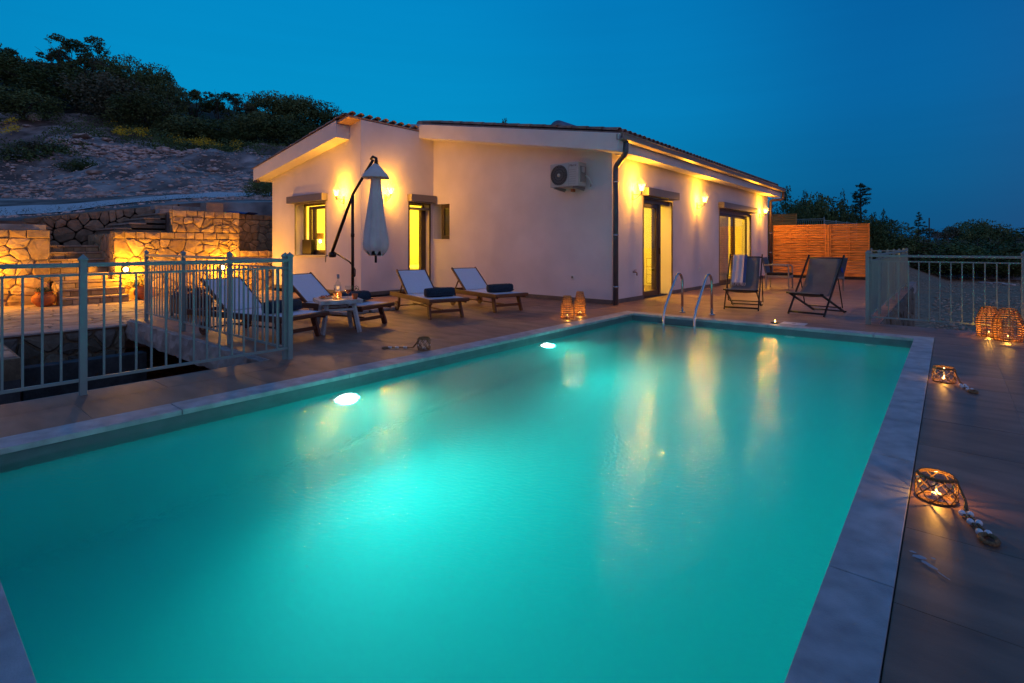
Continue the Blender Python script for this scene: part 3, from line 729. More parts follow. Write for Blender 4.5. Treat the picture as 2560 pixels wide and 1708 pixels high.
for k in range(ncol):
    y = 8.80+.205*k
    for j in range(16):
        x = -10.28+.345*j
        if j >= 15 or (k == 0): rtile(x, y, zt(x)+.012+R.uniform(0, .004))
        else:
            mx = Matrix.Translation((x, y, zt(x)+.012)) @ Matrix.Rotation(PITCH, 4, 'Y')
            if j % 1 == 0: field.add([mx @ Vector(v) for v in cb.v], cb.f, True)
for k in range(9):                      # ends of the left slope seen along the top of the short wall
    rtile(-10.17, 6.72+.225*k, za(-10.2)+.02, PI)
for j in range(13):
    x = -10.35-.345*j; rtile(x, 6.66, za(x)+.012, PI)
for k in range(1, 12):
    for j in range(13):
        x = -10.50-.345*j; mx = Matrix.Translation((x, 6.66+.225*k, za(x)+.012)) @ Matrix.Rotation(PI, 4, 'Z') @ Matrix.Rotation(PITCH, 4, 'Y')
        field.add([mx @ Vector(v) for v in cb.v], cb.f, True)
o = field.build('tile_field', RTILE, hs, ho, kind='stuff')
MB().tube([(-10.25, y, 4.19) for y in (8.66, 12, 16, 20.9)], .10, 10).build('ridge', RTILE, hs, ho)
# gutter and downpipes
b = MB(); pr = [(-4.685, 3.19), (-4.685, 3.09), (-4.62, 3.075), (-4.555, 3.10), (-4.535, 3.19), (-4.545, 3.19), (-4.565, 3.108), (-4.62, 3.087), (-4.672, 3.10), (-4.672, 3.19)]
vs = [(x, y, z) for y in (8.62, 20.98) for x, z in pr]; n = len(pr)
b.add(vs, [(i, (i+1) % n, n+(i+1) % n, n+i) for i in range(n)]+[tuple(range(n-1, -1, -1)), tuple(range(n, 2*n))]); b.build('gutter', GUT, hs, ho)
MB().tube([(-4.528, 8.62, 3.19), (-4.528, 20.98, 3.19)], .011, 6).build('gutter_bead', GUT, hs, ho)
def bent(p, r=.05, m=PIPE, nm='downpipe'):
    pts = [Vector(q) for q in p]; out = [pts[0]]
    for i in range(1, len(pts)-1):
        a, c, d = pts[i-1], pts[i], pts[i+1]; k = .09
        u = c+(a-c).normalized()*k; v = c+(d-c).normalized()*k
        for t_ in (0, .25, .5, .75, 1): out.append(u*(1-t_)**2+c*2*t_*(1-t_)+v*t_**2)
    out.append(pts[-1]); return MB().tube(out, r, 12).build(nm, m, hs, ho)
dp = bent([(-4.63, 8.88, 3.09), (-4.63, 8.88, 2.86), (-4.96, 9.10, 2.68), (-4.96, 9.10, .0)], .052)
for z in (.35, 1.35, 2.38): MB().lathe([(.058, -.012), (.058, .012)], 14, (-4.96, 9.10, z)).build('bracket', STEEL, dp, ho)
dp = bent([(-4.62, 20.9, 3.09), (-4.62, 20.9, 2.82), (-4.97, 20.60, 2.78), (-4.97, 20.60, 0)], .05, mat('brown_pipe', (.11, .07, .055), .4, metal=.3))
for z in (.9, 1.6, 2.4): MB().lathe([(.056, -.012), (.056, .012)], 14, (-4.97, 20.60, z)).build('bracket', STEEL, dp, ho)
bent([(-14.74, 6.62, 2.93), (-14.5, 6.62, 2.90)], .03, mat('brown_gutter', (.08, .045, .03), .5), 'gutter_stub')

# openings
def frame(ax, c, u0, u1, z0, z1, wdt=.05, dep=.07, m=ALU, par=None, nm='frame', bottom=True):
    b = MB()
    def bx(a, d, p, q):
        if ax == 'x': b.box(c-dep/2, c+dep/2, a, d, p, q)
        else: b.box(a, d, c-dep/2, c+dep/2, p, q)
    bx(u0, u0+wdt, z0, z1); bx(u1-wdt, u1, z0, z1); bx(u0+wdt, u1-wdt, z1-wdt, z1)
    if bottom: bx(u0+wdt, u1-wdt, z0, z0+wdt)
    return b.build(nm, m, par or hs, ho, bevel=.003)
def pane(ax, c, u0, u1, z0, z1, par):
    b = MB()
    if ax == 'x': b.box(c-.004, c+.004, u0, u1, z0, z1)
    else: b.box(u0, u1, c-.004, c+.004, z0, z1)
    return b.build('pane', GLASS, par, ho)
# bedroom window: outer guide rails, set-back frame, one sash
wn = frame('y', YA-.003, WA[0], WA[1], WA[2], WA[3], .035, .03, mat('guide_rail', (.25, .21, .19), .4, metal=.2), nm='window', bottom=False)
MB().box(WA[0]-.03, WA[1]+.03, YA-.05, YA+.23, WA[2]-.03, WA[2]-.001).build('sill', mat('sill_stone', (.42, .37, .35), .5), wn, ho, bevel=.004)
frame('y', YA+.25, WA[0]+.02, WA[1]-.005, WA[2]+.001, WA[3], .06, .06, par=wn)
frame('y', YA+.25, -12.88, -11.72, WA[2]+.05, WA[3]-.08, .075, .05, par=wn, nm='sash')
pane('y', YA+.25, -12.81, -11.79, WA[2]+.12, WA[3]-.15, wn)
MB().box(-12.70, -12.58, YA+.22, YA+.28, WA[2]+.12, WA[3]-.15).build('mullion', ALU, wn, ho)
b = MB().box(-13.33, -11.60, YA-.16, YA-.002, 2.245, 2.42); b.build('shutter_box', BOXM, hs, ho, bevel=.006)
# door on the short wall
d = frame('x', XB-.0, DB[0], DB[1], 0.001, DB[3], .04, .03, nm='door', bottom=False)
fr_ = frame('x', XB-.26, DB[0]+.01, DB[1]-.01, .03, DB[3], .05, .06, par=d)
# leaf stands open inwards, hinged on the far jamb
MB().box(XB-.27, XB-.17, DB[1]-.16, DB[1]-.012, .04, 2.12).build('leaf', ALU, d, ho, bevel=.003)
MB().box(XB-.28, XB+.0, DB[0]+.04, DB[1]-.04, 2.05, 2.10).build('shutter_slat', BOXM, d, ho)
MB().box(XB+.002, XB+.16, DB[0]-.03, DB[1]+.07, 2.235, 2.41).build('shutter_box', BOXM, hs, ho, bevel=.006)
# small bathroom window
wn = frame('y', YC+.10, WC[0]+.22, WC[1], WC[2], WC[3], .05, .06, nm='window')
frame('y', YC+.10, WC[0]+.26, WC[1]-.05, WC[2]+.05, WC[3]-.05, .05, .05, par=wn, nm='sash')
pane('y', YC+.10, WC[0]+.31, WC[1]-.09, WC[2]+.1, WC[3]-.1, wn)
MB().box(WC[0]+.005, WC[1]+.02, YC-.02, YC+.24, WC[2]-.025, WC[2]-.001).build('sill', PLASTER, wn, ho)
# terrace door 1: fixed and sliding leaves standing in the left half
gr = mat('guide_rail_dark', (.14, .11, .10), .4, metal=.3)
d = frame('x', XD+.0, D1[0], D1[1], .001, D1[3], .035, .03, gr, nm='door', bottom=False)
MB().box(XD-.29, XD-.10, D1[0], D1[0]+1.07, .001, .05).build('threshold', ALU, d, ho)
for k, (a, q, c) in enumerate(((D1[0]+.05, D1[0]+.98, XD-.12), (D1[0]+.09, D1[0]+1.02, XD-.19))):
    frame('x', c, a, q, .05, 2.08, .085, .05, par=d, nm='leaf'); pane('x', c, a+.085, q-.085, .14, 1.99, d)
MB().box(XD-.26, XD-.08, D1[0]+.985, D1[0]+1.10, .02, 2.1).build('jamb_profile', ALU, d, ho, bevel=.004)
MB().box(XD-.29, XD-.08, D1[0], D1[1], 2.09, 2.199).build('lintel_profile', BOXM, d, ho)
MB().box(XD-.075, XD-.06, D1[0]+1.0, D1[0]+1.03, .95, 1.10).build('handle', BLACKM, d, ho)
MB().box(XD+.002, XD+.17, D1[0]-.06, D1[1]+.03, 2.215, 2.385).build('shutter_box', BOXM, hs, ho, bevel=.006)
# terrace door 2
d = frame('x', XD-.0, D2[0], D2[1], .001, D2[3], .04, .03, gr, nm='door', bottom=False)
MB().box(XD-.20, XD-.02, D2[0], D2[1], .001, .05).build('threshold', ALU, d, ho)
for a, q, c in ((D2[0]+.06, D2[0]+1.62, XD-.07), (D2[0]+1.52, D2[0]+3.09, XD-.13)):
    frame('x', c, a, q, .05, 2.10, .09, .05, par=d, nm='leaf'); pane('x', c, a+.09, q-.09, .14, 2.01, d)
MB().box(XD-.2, XD-.03, D2[0], D2[1], 2.105, 2.199).build('lintel_profile', BOXM, d, ho)
MB().box(XD+.002, XD+.17, D2[0]-.05, D2[1]+.15, 2.215, 2.385).build('shutter_box', BOXM, hs, ho, bevel=.006)
# sockets and tap
for (x0, x1, y0, y1, z) in ((-6.0, -5.92, YC-.018, YC-.001, .50), (XD+.001, XD+.018, 13.75, 13.85, .53)):
    s_ = MB().box(x0, x1, y0, y1, z-.045, z+.045).build('socket', WPLAST, hs, ho, bevel=.005)
    if y0 < 10: MB().lathe([(.026, 0), (.026, .003)], 16).xf(Matrix.Translation((-5.96, y0-.001, z)) @ Matrix.Rotation(PI/2, 4, 'X')).build('socket_well', ACG, s_, ho)
tp = MB().tube([(XD+.0, 10.0, .60), (XD+.07, 10.0, .60), (XD+.09, 10.0, .58), (XD+.09, 10.0, .53)], .013, 8).build('tap', mat('brass', (.35, .16, .08), .35, metal=.8), hs, ho)
MB().bar((XD+.05, 9.95, .64), (XD+.05, 10.05, .64), .012).build('tap_handle', mat('red_enamel', (.3, .03, .03), .4), tp, ho)
# rooms
def room(x0, x1, y0, y1, z1=2.75):
    MB().add([(x0, y0, .01), (x1, y0, .01), (x1, y1, .01), (x0, y1, .01)], [(0, 1, 2, 3)]).build('room_floor', IFLOOR, hs, ho)
    b = MB().box(x0, x1, y0, y0+.02, .01, z1) if False else MB()
    b.add([(x0, y0, z1), (x1, y0, z1), (x1, y1, z1), (x0, y1, z1)], [(3, 2, 1, 0)]); b.build('room_ceiling', IWALL, hs, ho)
room(-14.1, -10.55, 7.27, 11.6); room(-9.4, -5.37, 9.6, 14.1); room(-9.4, -5.37, 14.25, 20.2)
b = MB()
b.box(-14.1, -10.5, 11.6, 11.7, 0, 2.75); b.box(-10.62, -10.50, 9.5, 11.6, 0, 2.75); b.box(-9.5, -9.4, 9.45, 20.2, 0, 2.75); b.box(-9.4, -5.36, 14.1, 14.24, 0, 2.75); b.box(-9.4, -5.36, 20.2, 20.24, 0, 2.75)
b.build('interior_wall', IWALL, hs, ho)
IW = (1.0, .58, .03)
light('bedroom_light', 'POINT', (-12.3-ho[0], 9.4-ho[1], 2.45), 430, IW, .12, hs)
light('dressing_light', 'POINT', (-7.2-ho[0], 11.6-ho[1], 2.45), 430, IW, .12, hs)
light('living_light', 'POINT', (-7.2-ho[0], 17.2-ho[1], 2.45), 430, IW, .12, hs)
# furniture seen through the openings
t = thing('wardrobe', 'tall white wardrobe inside the bedroom behind the open door', 'wardrobe', (-13.0, 9.7, 0)); f0 = (-13, 9.7, 0)
MB().box(-14.0, -13.4, 9.25, 11.5, .02, 2.45).build('carcass', IWHITE, t, f0)
for k in range(3): 
    dd = MB().box(-13.395, -13.375, 9.26+.75*k, 9.99+.75*k, .06, 2.43).build('door', IWHITE, t, f0)
    MB().box(-13.372, -13.345, 9.92+.75*k, 9.94+.75*k, 1.0, 1.16).build('handle', BRASS, dd, f0)
t = thing('bed', 'bed with pale cover inside the lit bedroom', 'bed', (-12.2, 9.6, 0)); f0 = (-12.2, 9.6, 0)
MB().box(-13.0, -11.2, 8.75, 10.8, .03, .28).build('base', IDARK, t, f0)
MB().box(-13.0, -11.2, 8.72, 10.8, .281, .55).build('mattress', IWHITE, t, f0, bevel=.05)
t = thing('table_lamp', 'small table lamp with dark shade inside the bedroom window', 'lamp', (-13.78, 8.02, .90)); f0 = (-13.78, 8.02, .9)
MB().lathe([(.07, 0), (.07, .02), (.010, .04), (.010, .34)], 14, f0).build('stem', BRASS, t, f0)
MB().lathe([(.10, .44), (.10, .60)], 20, f0, cap0=False, cap1=False).build('shade', mat('shade_cloth', (.20, .12, .06), .9), t, f0)
MB().lathe([(.012, .33), (.028, .36), (.02, .40), (.001, .41)], 12, f0).build('bulb', BULB, t, f0)
b = MB().box(-14.08, -13.5, 7.7, 8.35, .02, .9); tag(b.build('nightstand', IWHITE), 'white nightstand under the bedroom lamp', 'nightstand')
b = MB().box(-13.0, -12.55, YA+.10, YA+.2, .912, 1.30); t = tag(b.build('speaker_box', BLACKM, bevel=.01), 'black slatted box standing on the bedroom window sill', 'box')
t = thing('chest_of_drawers', 'white chest of three drawers inside the nearer terrace door', 'drawers', (-6.0, 13.8, 0)); f0 = (-6.0, 13.8, 0)
MB().box(-6.44, -5.60, 13.55, 14.08, .10, .80).build('carcass', mat('cabinet_edge', (.30, .24, .15), .6), t, f0)
for c in range(1):
    for k in range(3):
        dr = MB().box(-6.41, -5.63, 13.525, 13.546, .125+.225*k, .335+.225*k).build('drawer', IWHITE, t, f0, bevel=.004)
        MB().box(-6.12, -5.96, 13.495, 13.524, .23+.225*k, .25+.225*k).build('handle', ACG, dr, f0)
t = thing('mirror_panel', 'tall white panel with hook above the chest of drawers', 'panel', (-6.0, 14.0, 1.0)); f0 = (-6.0, 14.0, 1)
MB().box(-6.46, -5.5, 14.05, 14.09, .82, 1.80).build('panel', IWHITE, t, f0)
MB().box(-6.10, -5.95, 14.02, 14.049, 1.64, 1.69).build('hook', IDARK, t, f0)
t = thing('curtain', 'pale curtain hanging inside the farther sliding door', 'curtain', (-5.6, 18.1, 0)); f0 = (-5.6, 18.1, 0)
b = MB(); pts = [(-5.62+.05*math.sin(k*1.3), 17.1+.035*k) for k in range(24)]
b.add([(x, y, z) for z in (.05, 2.3) for x, y in pts], [(i, i+1, 24+i+1, 24+i) for i in range(23)], True); b.build('cloth', mat('curtain_cloth', (.72, .62, .48), .9), t, f0)
t = thing('sofa', 'dark sofa inside the farther sliding door', 'sofa', (-8.6, 17, 0)); f0 = (-8.6, 17, 0)
MB().box(-9.3, -8.3, 15.4, 18.4, .08, .42).build('seat', IDARK, t, f0, bevel=.05); MB().box(-9.35, -9.1, 15.4, 18.4, .42, .85).build('backrest', IDARK, t, f0, bevel=.05)
t = thing('dining_chair', 'dark dining chair behind the glass of the farther sliding door', 'chair', (-6.6, 17.0, 0)); f0 = (-6.6, 17.0, 0)
MB().box(-6.85, -6.4, 16.8, 17.25, .44, .48).build('seat', IDARK, t, f0, bevel=.01); MB().box(-6.87, -6.83, 16.8, 17.25, .5, 1.0).build('backrest', IDARK, t, f0, bevel=.01)
for x in (-6.83, -6.43):
    for y in (16.83, 17.22): MB().box(x-.018, x+.018, y-.018, y+.018, .01, .44).build('leg', IDARK, t, f0)
# solar tank
t = thing('solar_tank', 'cylindrical solar water tank lying on the tiled roof', 'water tank', (-7.3, 11.9, 3.8)); f0 = (-7.3, 11.9, 3.8)
b = MB(); b.lathe([(.001, 0), (.25, .0), (.27, .03), (.27, 1.6), (.25, 1.63), (.001, 1.63)], 28, cap0=False, cap1=False)
b.xf(Matrix.Translation((-7.75, 11.1, 4.10)) @ Matrix.Rotation(-PI/2, 4, 'X')); b.build('tank', TANK, t, f0)
b = MB(); b.lathe([(.001, 0), (.20, .0), (.215, .008)], 28, cap0=False, cap1=False); b.xf(Matrix.Translation((-7.75, 11.094, 4.10)) @ Matrix.Rotation(-PI/2, 4, 'X')); b.build('end_cap', ACG, t, f0)
for y in (11.4, 12.4): MB().bar((-7.75, y, 3.78), (-7.75, y, 3.94), .3, .04, up=(0, 1, 0)).build('bracket', STEEL, t, f0)
# ================================================================== WALL LANTERNS
def lantern():
    t = thing('wall_lantern', 'lantern', 'wall lamp', (0, 0, 0), 0, 'carriage lanterns on the house walls')
    b = MB(); b.box(.0, .012, -.035, .035, -.07, .10); p = b.build('wall_plate', IRON, t, bevel=.004)
    b = MB(); b.tube([(.01, 0, .03), (.10, 0, .035), (.20, 0, .035)], .008, 6)
    b.tube([(.012, 0, -.06)]+[(.02+.11*k/8, 0, -.06-.018*math.sin(PI*k/8)+.05*(k/8)) for k in range(1, 9)]+[(.15, 0, .0), (.185, 0, .03)], .006, 6)
    b.tube([(.10+.028*math.cos(a), 0, -.002+.028*math.sin(a)) for a in [k*PI/6 for k in range(-3, 8)]], .005, 6)
    b.tube([(.20, 0, .0), (.20, 0, .085)], .009, 6); b.lathe([(.02, .0), (.028, .012), (.012, .03)], 8, (.20, 0, .045)); b.build('arm', IRON, t)
    cx = .20; b = MB(); b.lathe([(.030, 0), (.036, .01), (.030, .02)], 6, (cx, 0, .085), smooth=False); b.build('lantern_base', IRON, t); b = MB()
    b.lathe([(.106, 0), (.112, .008), (.094, .018), (.048, .075), (.030, .085), (.028, .10), (.034, .104), (.001, .125)], 6, (cx, 0, .235), smooth=False)
    b.lathe([(.006, 0), (.012, .012), (.004, .03), (.001, .05)], 6, (cx, 0, .355)); hd = b.build('lantern_head', HOOD, t)
    b = MB()
    for k in range(6):
        a = k*PI/3; b.bar((cx+.050*math.cos(a), .050*math.sin(a), .10), (cx+.092*math.cos(a), .092*math.sin(a), .238), .008)
    b.build('lantern_bars', IRON, t)
    b = MB(); b.lathe([(.047, .105), (.086, .236)], 6, (cx, 0, 0), cap0=False, cap1=False, smooth=False); b.build('lantern_glass', LAMPG, t)
    b = MB(); b.lathe([(.010, 0), (.018, .03), (.012, .06), (.001, .065)], 10, (cx, 0, .115)); b.build('bulb', emis('lantern_bulb', (1, .56, .15), 500, .5), t)
    light('lantern_light', 'POINT', (cx, 0, .165), 150, WARM, .03, t)
    return t
ln = lantern(); ln.location = (-10.90, YA-.001, 2.20); ln.rotation_euler = (0, 0, -PI/2)
ln['label'] = 'lit carriage lantern on the short gable wall just right of the bedroom window'
copy_tree(ln, (XB+.001, 7.62, 2.26), 0, 'lit carriage lantern between the closed umbrella and the bedroom door')
copy_tree(ln, (XD+.001, 9.98, 2.17), 0, 'lit carriage lantern on the long wall next to the dark downpipe')
copy_tree(ln, (XD+.001, 13.60, 2.17), 0, 'lit carriage lantern between the two terrace doors')
l5 = copy_tree(ln, (XD+.001, 19.45, 2.17), 0, 'dimmer carriage lantern at the far end of the long wall beyond the sliding door')
for o in list(bpy.data.objects):
    if o.type == 'LIGHT' and o.parent == l5: o.data = o.data.copy(); o.data.energy = 170
# low round lights on the stone wall
def bulkhead(y, z, label, x=XW+.045, pw=75):
    t = thing('wall_light', label, 'wall lamp', (x, y, z), 0, 'round lights low on the stone wall')
    mx = Matrix.Rotation(PI/2, 4, 'Y')
    b = MB(); b.lathe([(.085, -.03), (.085, .02), (.07, .03)], 20); b.xf(mx); b.build('housing', BLACKM, t)
    b = MB(); b.lathe([(.050, .03), (.044, .05), (.024, .066), (.001, .07)], 20, cap1=False); b.xf(mx); b.build('glass_globe', emis('lit_globe%d' % int(y*10), (1, .66, .2), 40), t)
    light('wall_glow', 'POINT', (.30, 0, .01), pw, (1, .43, .018), .05, t)
bulkhead(3.62, .60, 'bright round light low on the stone wall just right of the steps')
bulkhead(5.72, .58, 'bright round light on the stone wall behind the leftmost sun lounger')
bulkhead(1.20, .60, 'round light on the stone wall left of the clay pot')

# ================================================================== AC UNIT
t = thing('ac_unit', 'white outdoor air conditioning unit bracketed to the blank end wall', 'air conditioner', (-5.75, YC, 2.3)); f0 = (-5.75, YC, 2.3)
ax0, ax1, ay0, ay1, az0, az1 = -6.26, -5.585, 8.74, 9.03, 2.325, 2.80
b = MB().box(ax0, ax1, ay0, ay1, az0, az1); b.build('casing', ACW, t, f0, bevel=.012)
fc = (-6.035, 2.562); fr = .205
b = MB(); b.lathe([(fr+.012, 0), (fr+.012, .008), (fr, .010), (fr, .0)], 40, cap0=False, cap1=False); b.xf(Matrix.Translation((fc[0], ay0, fc[1])) @ Matrix.Rotation(PI/2, 4, 'X')); b.build('fan_ring', ACW, t, f0)
b = MB(); b.lathe([(fr, .002), (.001, .002)], 40, cap0=False, cap1=False); b.xf(Matrix.Translation((fc[0], ay0, fc[1])) @ Matrix.Rotation(PI/2, 4, 'X')); b.build('fan_opening', ACD, t, f0)
g = MB()
for k in range(30):
    a0 = 2*PI*k/30
    g.tube([(fc[0]+r*math.cos(a0+1.6*(r/fr)**1.2), ay0-.012, fc[1]+r*math.sin(a0+1.6*(r/fr)**1.2)) for r in (.035, .08, .125, .17, .203)], .0032, 4)
for r in (.09, .15, .20): g.tube([(fc[0]+r*math.cos(q*PI/16), ay0-.012, fc[1]+r*math.sin(q*PI/16)) for q in range(32)], .002, 4, closed=True)
g.build('fan_grille', ACG, t, f0)
b = MB(); b.lathe([(.034, 0), (.034, .008)], 20); b.xf(Matrix.Translation((fc[0], ay0-.012, fc[1])) @ Matrix.Rotation(PI/2, 4, 'X')); b.build('fan_hub', ACW, t, f0)
for k in range(7): MB().box(-5.79, -5.64, ay0-.004, ay0-.001, az0+.05+.045*k, az0+.056+.045*k).build('louvre_line', ACG, t, f0)
MB().box(-5.812, -5.807, ay0-.003, ay0-.001, az0+.01, az1-.01).build('panel_seam', ACG, t, f0)
MB().box(ax1+.001, ax1+.02, ay0+.07, ay1-.03, az0+.08, az1-.08).build('service_cover', ACG, t, f0, bevel=.004)
MB().box(ax1+.021, ax1+.05, ay0+.09, ay0+.17, az0+.27, az1-.10).build('valve_cover', ACW, t, f0, bevel=.006)
MB().tube([(ax1+.05, ay0+.2, az0+.22), (ax1+.09, ay0+.25, az0+.16), (ax1+.10, ay0+.33, az0+.06), (ax1+.05, YC, az0+.02)], .016, 8).build('hose', WPLAST, t, f0)
for x in (-6.14, -5.68):
    MB().bar((x, ay0-.02, az0-.02), (x, YC, az0-.02), .035).build('bracket', ACG, t, f0)
    MB().bar((x, YC-.02, az0-.06), (x, ay0+.10, az0-.035), .02).build('brace', ACG, t, f0)
MB().box(-5.84, -5.78, ay0+.12, ay0+.2, az0-.10, az0-.04).build('drain_fitting', mat('copper', (.40, .15, .05), .4, metal=.7), t, f0)
fc_ = bpy.data.curves.new('lettering', 'FONT'); fc_.body = 'Morris'; fc_.size = .062; fc_.extrude = .001; fc_.shear = .35; fc_.align_x = 'CENTER'
tmp = bpy.data.objects.new('tmp', fc_); COL.objects.link(tmp)
dg = bpy.context.evaluated_depsgraph_get(); me = bpy.data.meshes.new_from_object(tmp.evaluated_get(dg)); bpy.data.objects.remove(tmp)
me.transform(Matrix.Translation((-5.712-f0[0], ay0-.003-f0[1], az1-.085-f0[2])) @ Matrix.Rotation(PI/2, 4, 'X')); me.materials.clear(); me.materials.append(PRINT)
o = bpy.data.objects.new('lettering', me); COL.objects.link(o); o.parent = t

# ================================================================== METAL FENCES
def fence(name, label, p0, p1, posts, nb, end0=True, cap=True, h=1.0):
    """p0->p1 on the ground; posts = fractions; nb balusters per bay"""
    p0 = Vector((*p0, 0)); p1 = Vector((*p1, 0)); mid = (p0+p1)/2
    t = thing(name, label, 'metal fence', tuple(mid)); of = tuple(mid)
    U = (p1-p0).normalized()
    rot = math.atan2(U.y, U.x)
    for f in posts:
        c = p0.lerp(p1, f); b = MB(); r = .0225
        mx = Matrix.Translation(c) @ Matrix.Rotation(rot, 4, 'Z')
        b.box(-r, r, -r, r, 0, h+.035, mx)
        b.add([mx @ Vector(v) for v in ((-r-.006, -r-.006, h+.035), (r+.006, -r-.006, h+.035), (r+.006, r+.006, h+.035), (-r-.006, r+.006, h+.035), (-r-.006, -r-.006, h+.048), (r+.006, -r-.006, h+.048), (r+.006, r+.006, h+.048), (-r-.006, r+.006, h+.048), (0, 0, h+.085))],
              [(3, 2, 1, 0), (0, 1, 5, 4), (1, 2, 6, 5), (2, 3, 7, 6), (3, 0, 4, 7), (4, 5, 8), (5, 6, 8), (6, 7, 8), (7, 4, 8)])
        b.build('post', RAIL, t, of)
    fr = sorted(posts)
    for a, c in zip(fr, fr[1:]):
        A = p0.lerp(p1, a)+U*.0235; B = p0.lerp(p1, c)-U*.0235; Z = Vector((0, 0, 1))
        MB().bar(A+Z*(h-.0), B+Z*(h-.0), .036, .032).build('top_rail', RAIL, t, of, bevel=.003)
        MB().bar(A+Z*.925, B+Z*.925, .018, .018).build('upper_rail', RAIL, t, of)
        MB().bar(A+Z*.115, B+Z*.115, .022, .022).build('lower_rail', RAIL, t, of)
        n = max(1, round((B-A).length/.112)-1) if not nb else nb
        base = None
        for k in range(n):
            q = A.lerp(B, (k+1)/(n+1))
            if base is None:
                base = MB().box(-.007, .007, -.007, .007, .127, .916).mesh('baluster'); base.materials.append(RAIL)
            o = bpy.data.objects.new('baluster', base); COL.objects.link(o); o.parent = t; o.location = q-mid; o.rotation_euler = (0, 0, rot)
    return t
fence('metal_fence', 'turquoise-lit metal fence between the pit and the left side of the pool', (-5.13, -2.3), (-5.13, 2.65), (0, 1/3, 2/3, 1), 14)
fence('metal_fence', 'metal fence along the broken terrace edge behind the leftmost sun lounger', (-9.50, 2.62), (-5.165, 2.62), (0, .355, .695, 1), 0)
fence('metal_fence', 'pale metal fence in front of the gravel lot with two wicker lanterns at its foot', (-.915, 9.20), (2.36, 9.20), (0, .5, 1), 13)
fence('metal_fence', 'pale metal fence running away along the right edge of the terrace', (-.90, 9.24), (-.90, 18.2), (0, .1667, .3333, .5, .6667, .8333, 1), 0)
fence('metal_fence', 'short far metal fence closing the terrace next to the wooden screen', (-1.72, 18.24), (-.94, 18.24), (0, 1), 0)
# baseplate under the near posts
# ================================================================== WOODEN SCREENS
def screen(label, x0, x1, y, z0, z1, bays, seed):
    t = thing('wooden_screen', label, 'wooden fence', (x0, y, z0)); of = (x0, y, z0); rr = random.Random(seed)
    n = int((z1-z0-.08)/.083); xs = [x0+.04+(x1-x0-.08)*k/bays for k in range(bays+1)]
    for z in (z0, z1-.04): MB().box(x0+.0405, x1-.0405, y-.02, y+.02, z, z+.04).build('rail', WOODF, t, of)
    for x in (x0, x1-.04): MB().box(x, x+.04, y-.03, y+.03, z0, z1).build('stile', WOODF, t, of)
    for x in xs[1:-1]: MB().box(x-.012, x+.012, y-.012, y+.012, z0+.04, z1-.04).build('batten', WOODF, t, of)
    for k in range(n):
        za = z0+.043+k*(z1-z0-.086)/n; zb = za+(z1-z0-.086)/n-.010; ph = 1 if k % 2 else -1
        pts = []
        m = bays*6
        for i in range(m+1):
            u = i/m; x = xs[0]+.002+(xs[-1]-xs[0]-.004)*u
            yy = y+ph*.024*math.cos(u*bays*PI)*(1)+0
            pts.append((x, yy))
        vs = []
        for (x, yy) in pts: vs += [(x, yy-.005, za), (x, yy-.005, zb), (x, yy+.005, zb), (x, yy+.005, za)]
        fs = [(4*i+j, 4*i+(j+1) % 4, 4*i+4+(j+1) % 4, 4*i+4+j) for i in range(m) for j in range(4)]+[(3, 2, 1, 0), (4*m, 4*m+1, 4*m+2, 4*m+3)]
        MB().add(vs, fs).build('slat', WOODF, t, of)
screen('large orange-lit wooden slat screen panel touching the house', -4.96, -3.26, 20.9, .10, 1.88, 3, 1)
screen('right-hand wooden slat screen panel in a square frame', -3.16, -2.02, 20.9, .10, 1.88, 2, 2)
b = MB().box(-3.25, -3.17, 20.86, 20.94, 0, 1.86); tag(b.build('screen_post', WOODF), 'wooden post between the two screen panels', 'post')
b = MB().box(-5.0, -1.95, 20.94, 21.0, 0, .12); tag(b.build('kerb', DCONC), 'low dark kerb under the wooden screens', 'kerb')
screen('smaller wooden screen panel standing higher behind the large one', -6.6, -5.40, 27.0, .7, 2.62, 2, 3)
t0 = fence('metal_fence', 'small metal fence seen over the top of the wooden screen', (-6.05, 30.0), (-4.78, 30.0), (0, 1), 12); t0.location.z = 1.48
t0 = fence('metal_fence', 'small metal fence running away beyond the corner over the wooden screen', (-4.78, 30.06), (-4.1, 36.0), (0, .33, .66, 1), 10); t0.location.z = 1.40

